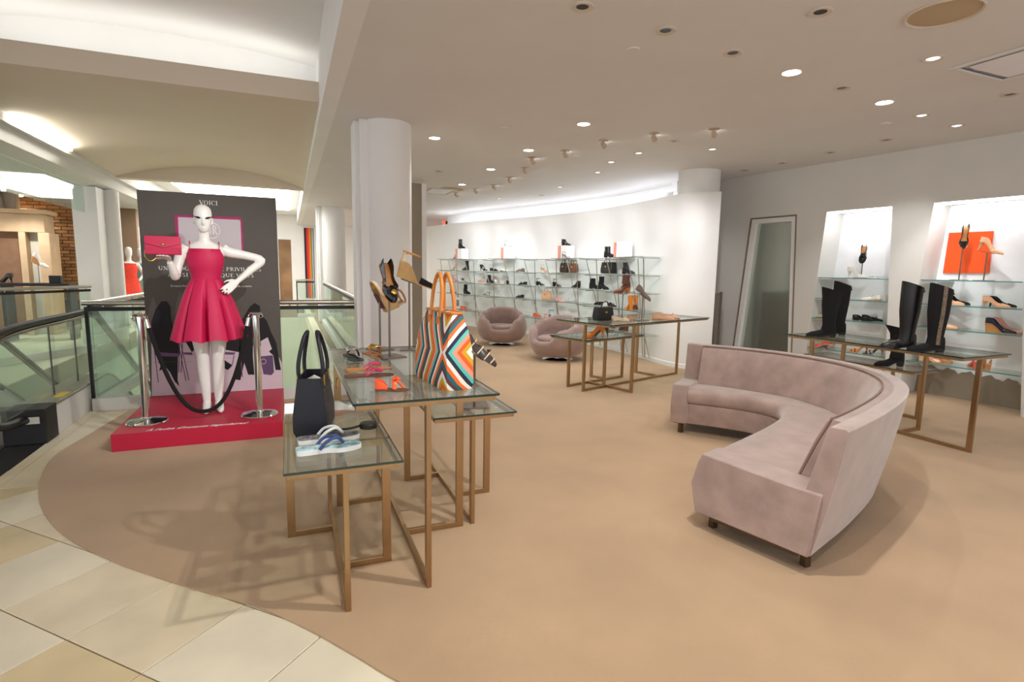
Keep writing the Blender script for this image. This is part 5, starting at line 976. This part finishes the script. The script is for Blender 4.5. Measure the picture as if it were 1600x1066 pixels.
rail('small far glass balustrade in front of the colour stripes', (.20, 16.4, 0), (.66, 16.4, 0), n_pane=1)
m = M(); m.box(.46, .62, 6.5, 20.5, -.30, .02); struct('trim_ledge', m, MARB[1])
# escalator going down away from the viewer
es = thing('escalator', 'escalator with glass sides and black handrails at the far left', 'escalator', (-2.45, 5.5, 0)); eo = Vector((-2.45, 5.5, 0))
DECK = mat('escalator_deck', (140, 134, 120), .4, .4)
def loc_(p): return Vector(p)-eo
sl = math.tan(R(30))
def path(x, z0, y0=5.3, y1=6.9, y2=11.5): return [(x, y0, z0), (x, lerp(y0, y1, .5), z0), (x, y1, z0), (x, y1+.25, z0-.05), (x, y1+.5, z0-.17), (x, y2, z0-.17-(y2-y1-.5)*sl)]
for sx, nm in ((-1.96, 'near'), (-3.0, 'far')):
    x = sx; w_ = .13
    P = path(x, .26, 5.55); m = M(); m.loft([[loc_((x-w_, y, z-.26-.3 if y > 7 else 0.0)), loc_((x+w_-.02, y, z-.26-.3 if y > 7 else 0.0)), loc_((x+w_-.02, y, z)), loc_((x-w_, y, z))] for _, y, z in P]); obj('skirt', m, W_GREY, es)
    m = M(); m.loft([[loc_((x-w_, y, z)), loc_((x+w_, y, z)), loc_((x+w_, y, z+.022)), loc_((x-w_, y, z+.022))] for _, y, z in P]); obj('deck', m, DECK, es, bevel=.004)
    Pg = path(x, .28, 4.75); Pt = path(x, .90, 4.75); m = M(); m.loft([[loc_((x-.005, a_[1], a_[2])), loc_((x+.005, a_[1], a_[2])), loc_((x+.005, b2[1], b2[2])), loc_((x-.005, b2[1], b2[2]))] for a_, b2 in zip(Pg, Pt)]); obj('glass_side', m, GRAIL, es)
    hp = [loc_((x, 5.35, .20)), loc_((x, 4.90, .26)), loc_((x, 4.55, .42)), loc_((x, 4.47, .60)), loc_((x, 4.56, .78)), loc_((x, 4.8, .885)), loc_((x, 5.3, .94))]+[loc_(p) for p in path(x, .94, 6.0)[1:]]
    m = M(); m.tube(spline(hp, 5), .034, 10, flat=.8); obj('handrail', m, mat('escalator_rubber', (18, 17, 16), .5), es, smooth=60)
    m = M(); m.tube(spline([p-Vector((0, 0, .045)) for p in hp[5:]], 4), .016, 8); obj('handrail_guide', m, DSTEEL, es, smooth=60)
    for yy in (5.9, 6.5): m = M(); m.box(x-.006-eo.x, x+.0065-eo.x, yy-eo.y-.003, yy-eo.y+.003, .28, .9); obj('glass_joint', m, BLACK, es)
    m = M(); m.box(x-w_-.02-eo.x, x+w_-.005-eo.x, 5.30-eo.y, 5.55-eo.y, 0, .285); obj('newel_box', m, BLACK, es, bevel=.008)
m = M(); m.box(-1.90-eo.x, -1.84-eo.x+.0, 5.295-eo.y, 5.299-eo.y, .15, .20); m2 = M(); m2.box(-.0, .11, -.004, 0, .17, .225); m2.xf(Matrix.Translation((-1.98-eo.x, 5.299-eo.y, 0))); obj('maker_plate', m2, mat('plate_grey', (200, 196, 184), .4), es)
m = M(); m.box(-1.93-eo.x, -1.86-eo.x, 5.75-eo.y, 5.98-eo.y, .2822, .2832); obj('warning_sticker', m, mat('sticker_yellow', (214, 186, 20), .5, var=.25, scale=25), es)
m = M(); m.box(-2.86-eo.x, -2.10-eo.x, -2.0, -.15, .0, .006); obj('comb_plate', m, mat('comb_black', (26, 22, 20), .7, bump=.3, bscale=90), es)
for k in range(16):
    y0 = 5.36+k*.30; z0 = -.01-max(0, (y0-6.6))*sl*.95; m = M(); m.box(-2.86-eo.x, -2.10-eo.x, y0-eo.y, y0+.30-eo.y, z0-.20, z0); obj('step', m, mat('step_metal', (70, 70, 68), .5, .6), es)
m = M(); m.box(-3.12, -1.852, -4, 4.4, -.013, .002); m.box(-2.1+.0, -1.852, 4.4, 5.29, -.013, .0015); struct('floor_landing_mat', m, mat('landing_mat', (24, 20, 18), .9, bump=.4, bscale=200))
t = thing('red_stop_box', 'small black and red control box on the escalator side', 'control box', (-2.14, 4.98, .50)); m = M(); m.box(-.05, .05, -.05, .05, 0, .11); obj('case', m, BLACK, t, bevel=.006); m = M(); m.box(-.03, .03, -.053, -.0505, .04, .075); obj('button', m, mat('stop_red', (190, 20, 20), .4), t); m = M(); m.cyl((0, .05, .05), (.15, .12, .0), .012, n=8); obj('arm', m, BLACK, t)
# gallery pier, brick wall and stone portal
m = M(); m.box(-3.42, -3.06, 11.75, 12.2, 0, 2.75); m.lathe([(.15, 0), (.15, 2.75)], 32, (-3.02, 12.35, 0)); struct('wall_pier', m, W_WHITE, smooth=40, bevel=0)
MORT = mat('mortar', (70, 52, 34), .9); m = M(); m.box(-6.3, -3.66, 14.3, 14.5, 0, 3.3); bw = struct('wall_brick', m, MORT)
BRK = [mat('brick_%d' % i, c_, .8, var=.12, scale=12) for i, c_ in enumerate(((140, 96, 50), (122, 82, 42), (152, 108, 60)))]
bmm = M(); bmm.loft([[(-.102, 0, -.030), (.102, 0, -.030), (.102, 0, .030), (-.102, 0, .030)], [(-.100, -.014, -.028), (.100, -.014, -.028), (.100, -.014, .028), (-.100, -.014, .028)]])
bpro = []; nb = 0
for r in range(9, 46):
    for c_ in range(8):
        x = -5.12+c_*.215+(.1075 if r % 2 else 0); z = .04+r*.07
        if x > -3.78 or z > 3.2: continue
        if nb < 3: o = obj('brick', bmm, BRK[nb], bw); bpro.append(o)
        elif nb < 290: o = random.choice(bpro).copy(); COL.objects.link(o)
        else: continue
        o.location = (x, 14.30, z); nb += 1
STONE = mat('beige_stone', (186, 158, 124), .6, var=.10, scale=4)
pt = thing('stone_portal', 'beige stone doorway with a moulded lintel at the far left', 'doorway', (-5.14, 13.4, 0))
m = M(); m.box(-.9, .78, 0, .5, 2.0, 2.35); m.box(-1.0, .85, -.06, .5, 2.35, 2.43); obj('lintel', m, STONE, pt, bevel=.01)
m = M(); m.box(.36, .47, 0, .4, 0, 2.0); obj('post', m, STONE, pt, bevel=.008); m = M(); m.box(.66, .84, 0, .5, 0, 2.0); obj('post', m, STONE, pt, bevel=.008)
m = M(); m.box(.47, .66, .2, .24, 0, 2.0); obj('glass_panel', m, mat('frosted_pane', (196, 192, 176), .3), pt)
m = M(); m.box(-.9, .36, .15, .3, 0, 2.0); obj('back_panel', m, mat('portal_brown', (122, 90, 66), .8, var=.1), pt)
m = M(); m.box(-1.2, .3, .2, .4, 2.43, 3.2); 
for k in range(9): m.cyl((-.62+k*.09, .18, 2.43), (-.72+k*.09, .05, 3.2), .045, n=8)
obj('fluted_drape', m, mat('drape', (150, 136, 120), .8), pt, smooth=40)
m = M(); m.box(-9, -3.4, 16, 16.2, 0, 3.4); struct('wall_gallery_back', m, mat('gallery_wall', (150, 124, 98), .8))
# frameless transom glass hung below the soffit
tr = thing('transom_glass', 'hanging glass transom panes under the gallery soffit', 'glass', (-3.22, 7.0, 2.30)); 
for y0, y1 in ((0, 1.7), (1.7, 3.2), (3.2, 4.7)): m = M(); m.box(-.005, .005, y0+.006, y1-.006, 0, .44); obj('pane', m, GRAIL, tr)
t = thing('gallery_spotlight', 'bright star-like ceiling spotlight in the store at far left', 'spotlight', tuple(fl(5, 293, 2.74))); m = M(); m.lathe([(.0005, 0), (.04, 0), (.03, -.06), (.0005, -.061)], 14); obj('head', m, LAMPG, t); spot(t, 60, 130, loc=(0, 0, -.08))
for (x, y, lb) in ((-4.4, 12.6, 'small glowing ceiling spot nearest the white pier in the opposite gallery'), (-4.9, 14.0, 'small glowing ceiling spot right above the brick wall'), (-5.6, 11.5, 'small glowing ceiling spot above the stone portal')):
    t = thing('gallery_downlight', lb, 'spotlight', (x, y, 2.74), 0, 'opposite gallery ceiling spots'); m = M(); m.lathe([(.0005, 0), (.05, 0), (.04, -.02), (.0005, -.021)], 14); obj('head', m, LAMPG, t); spot(t, 45, 130, loc=(0, 0, -.05))
# console with shoes before the brick wall
t = thing('console_table', 'dark console table in front of the brick wall', 'table', (-4.3, 12.6, 0)); m = M(); m.box(-.45, .55, -.2, .2, 1.0, 1.05); obj('top', m, BLACK, t); 
for x in (-.42, .52): m = M(); m.box(x-.03, x+.03, -.18, .18, 0, 1.0); obj('leg', m, BLACK, t)
stand_shoe((-4.24, 12.58, 1.051), .34, R(25), R(-10), 'wedge', 'white', 'tan', 'thin shoe stand on the dark console across the atrium', 'white and tan wedge on the stand across the atrium', 'shoes across the atrium', sc=1.2)
shoe('pump', 'black', 'black', (-4.62, 12.55, 1.051), R(160), 'black pump lying on the dark console across the atrium', 'shoes across the atrium', 1.2)
m = M(); m.box(-.09, .09, -.06, .06, 0, .14); o = obj('black_pot', m, BLACK, bevel=.01); o.location = (-4.0, 12.6, 1.051); tag(o, 'small black square pot on the dark console across the atrium', 'pot')
# far dressed mannequins
def far_man(x, y, c, label, rz=0, skirt=True):
    t = thing('mannequin', label, 'mannequin', (x, y, .0), rz, 'far mannequins'); b = M()
    b.loft([ell(0, 0, .88, .10, .09), ell(0, 0, .98, .15, .10), ell(0, 0, 1.15, .11, .08), ell(0, 0, 1.33, .14, .10), ell(0, 0, 1.43, .16, .07), ell(0, 0, 1.49, .05, .045)])
    b.tube([(0, 0, 1.46), (0, 0, 1.6)], .045, 12); b.loft([ell(0, 0, 1.55, .03, .04), ell(0, 0, 1.62, .06, .075), ell(0, 0, 1.70, .07, .085), ell(0, 0, 1.77, .06, .075), ell(0, 0, 1.80, .02, .03)])
    for s in (-1, 1): b.tube([(s*.08, 0, .95), (s*.07, 0, .5), (s*.05, .0, .06)], [.08, .052, .032], 12); b.tube([(s*.05, .03, .05), (s*.055, -.12, .02)], [.035, .025], 10); b.tube([(s*.14, 0, 1.43), (s*.26, .03, 1.2), (s*.15, -.08, 1.05)], [.046, .036, .026], 10)
    me = remesh(b, .014, 3); me.materials.append(MANNW); o = bpy.data.objects.new('body', me); COL.objects.link(o); o.parent = t
    d_ = M(); d_.loft([ell(0, 0, 1.44, .14, .09), ell(0, 0, 1.33, .155, .115), ell(0, 0, 1.15, .125, .095), ell(0, 0, .98, .175, .13), ell(0, 0, .72, .22, .17), ell(0, 0, .72, .20, .15)] if skirt else [ell(0, 0, 1.46, .17, .10), ell(0, 0, 1.3, .18, .13), ell(0, 0, 1.0, .18, .13), ell(0, 0, .80, .19, .14)]); obj('dress' if skirt else 'jacket', d_, mat('far_'+str(c), c, .7, var=.1 if skirt else .4, scale=20), t, smooth=60)
    return t
far_man(-3.265, 14.5, (226, 62, 36), 'far mannequin in an orange red dress beyond the balustrade', R(20)); far_man(-3.68, 15.55, (70, 84, 110), 'far mannequin in a blue denim jacket beside the white pier', 0, False); far_man(-3.19, 15.2, (120, 168, 150), 'far mannequin in a pale green dress partly behind the board', R(-10))
# exit sign and slim copper posts by the shop's far passage
t = thing('exit_sign', 'small black exit sign with red glowing faces', 'sign', (4.62, 16.9, 2.66)); m = M(); m.box(-.06, .06, -.16, .16, 0, .24); obj('case', m, BLACK, t, bevel=.008); m = M(); m.box(-.14, -.0605, -.168, -.161, .02, .22); m.box(.062, .16, -.168, -.161, .0, .25); obj('lit_face', m, mat('exit_red', (255, 60, 30), .4, emit=3), t)
for x, lb in ((3.72, 'left copper coloured pole by the far passage'), (4.32, 'right copper coloured pole by the far passage')): m = M(); m.box(-.06, .06, -.04, .04, 0, 2.55); o = obj('copper_pole', m, mat('copper_pole', (176, 110, 96), .4, .4), bevel=.004); o.location = (x, 16.0, .008); tag(o, lb, 'pole')
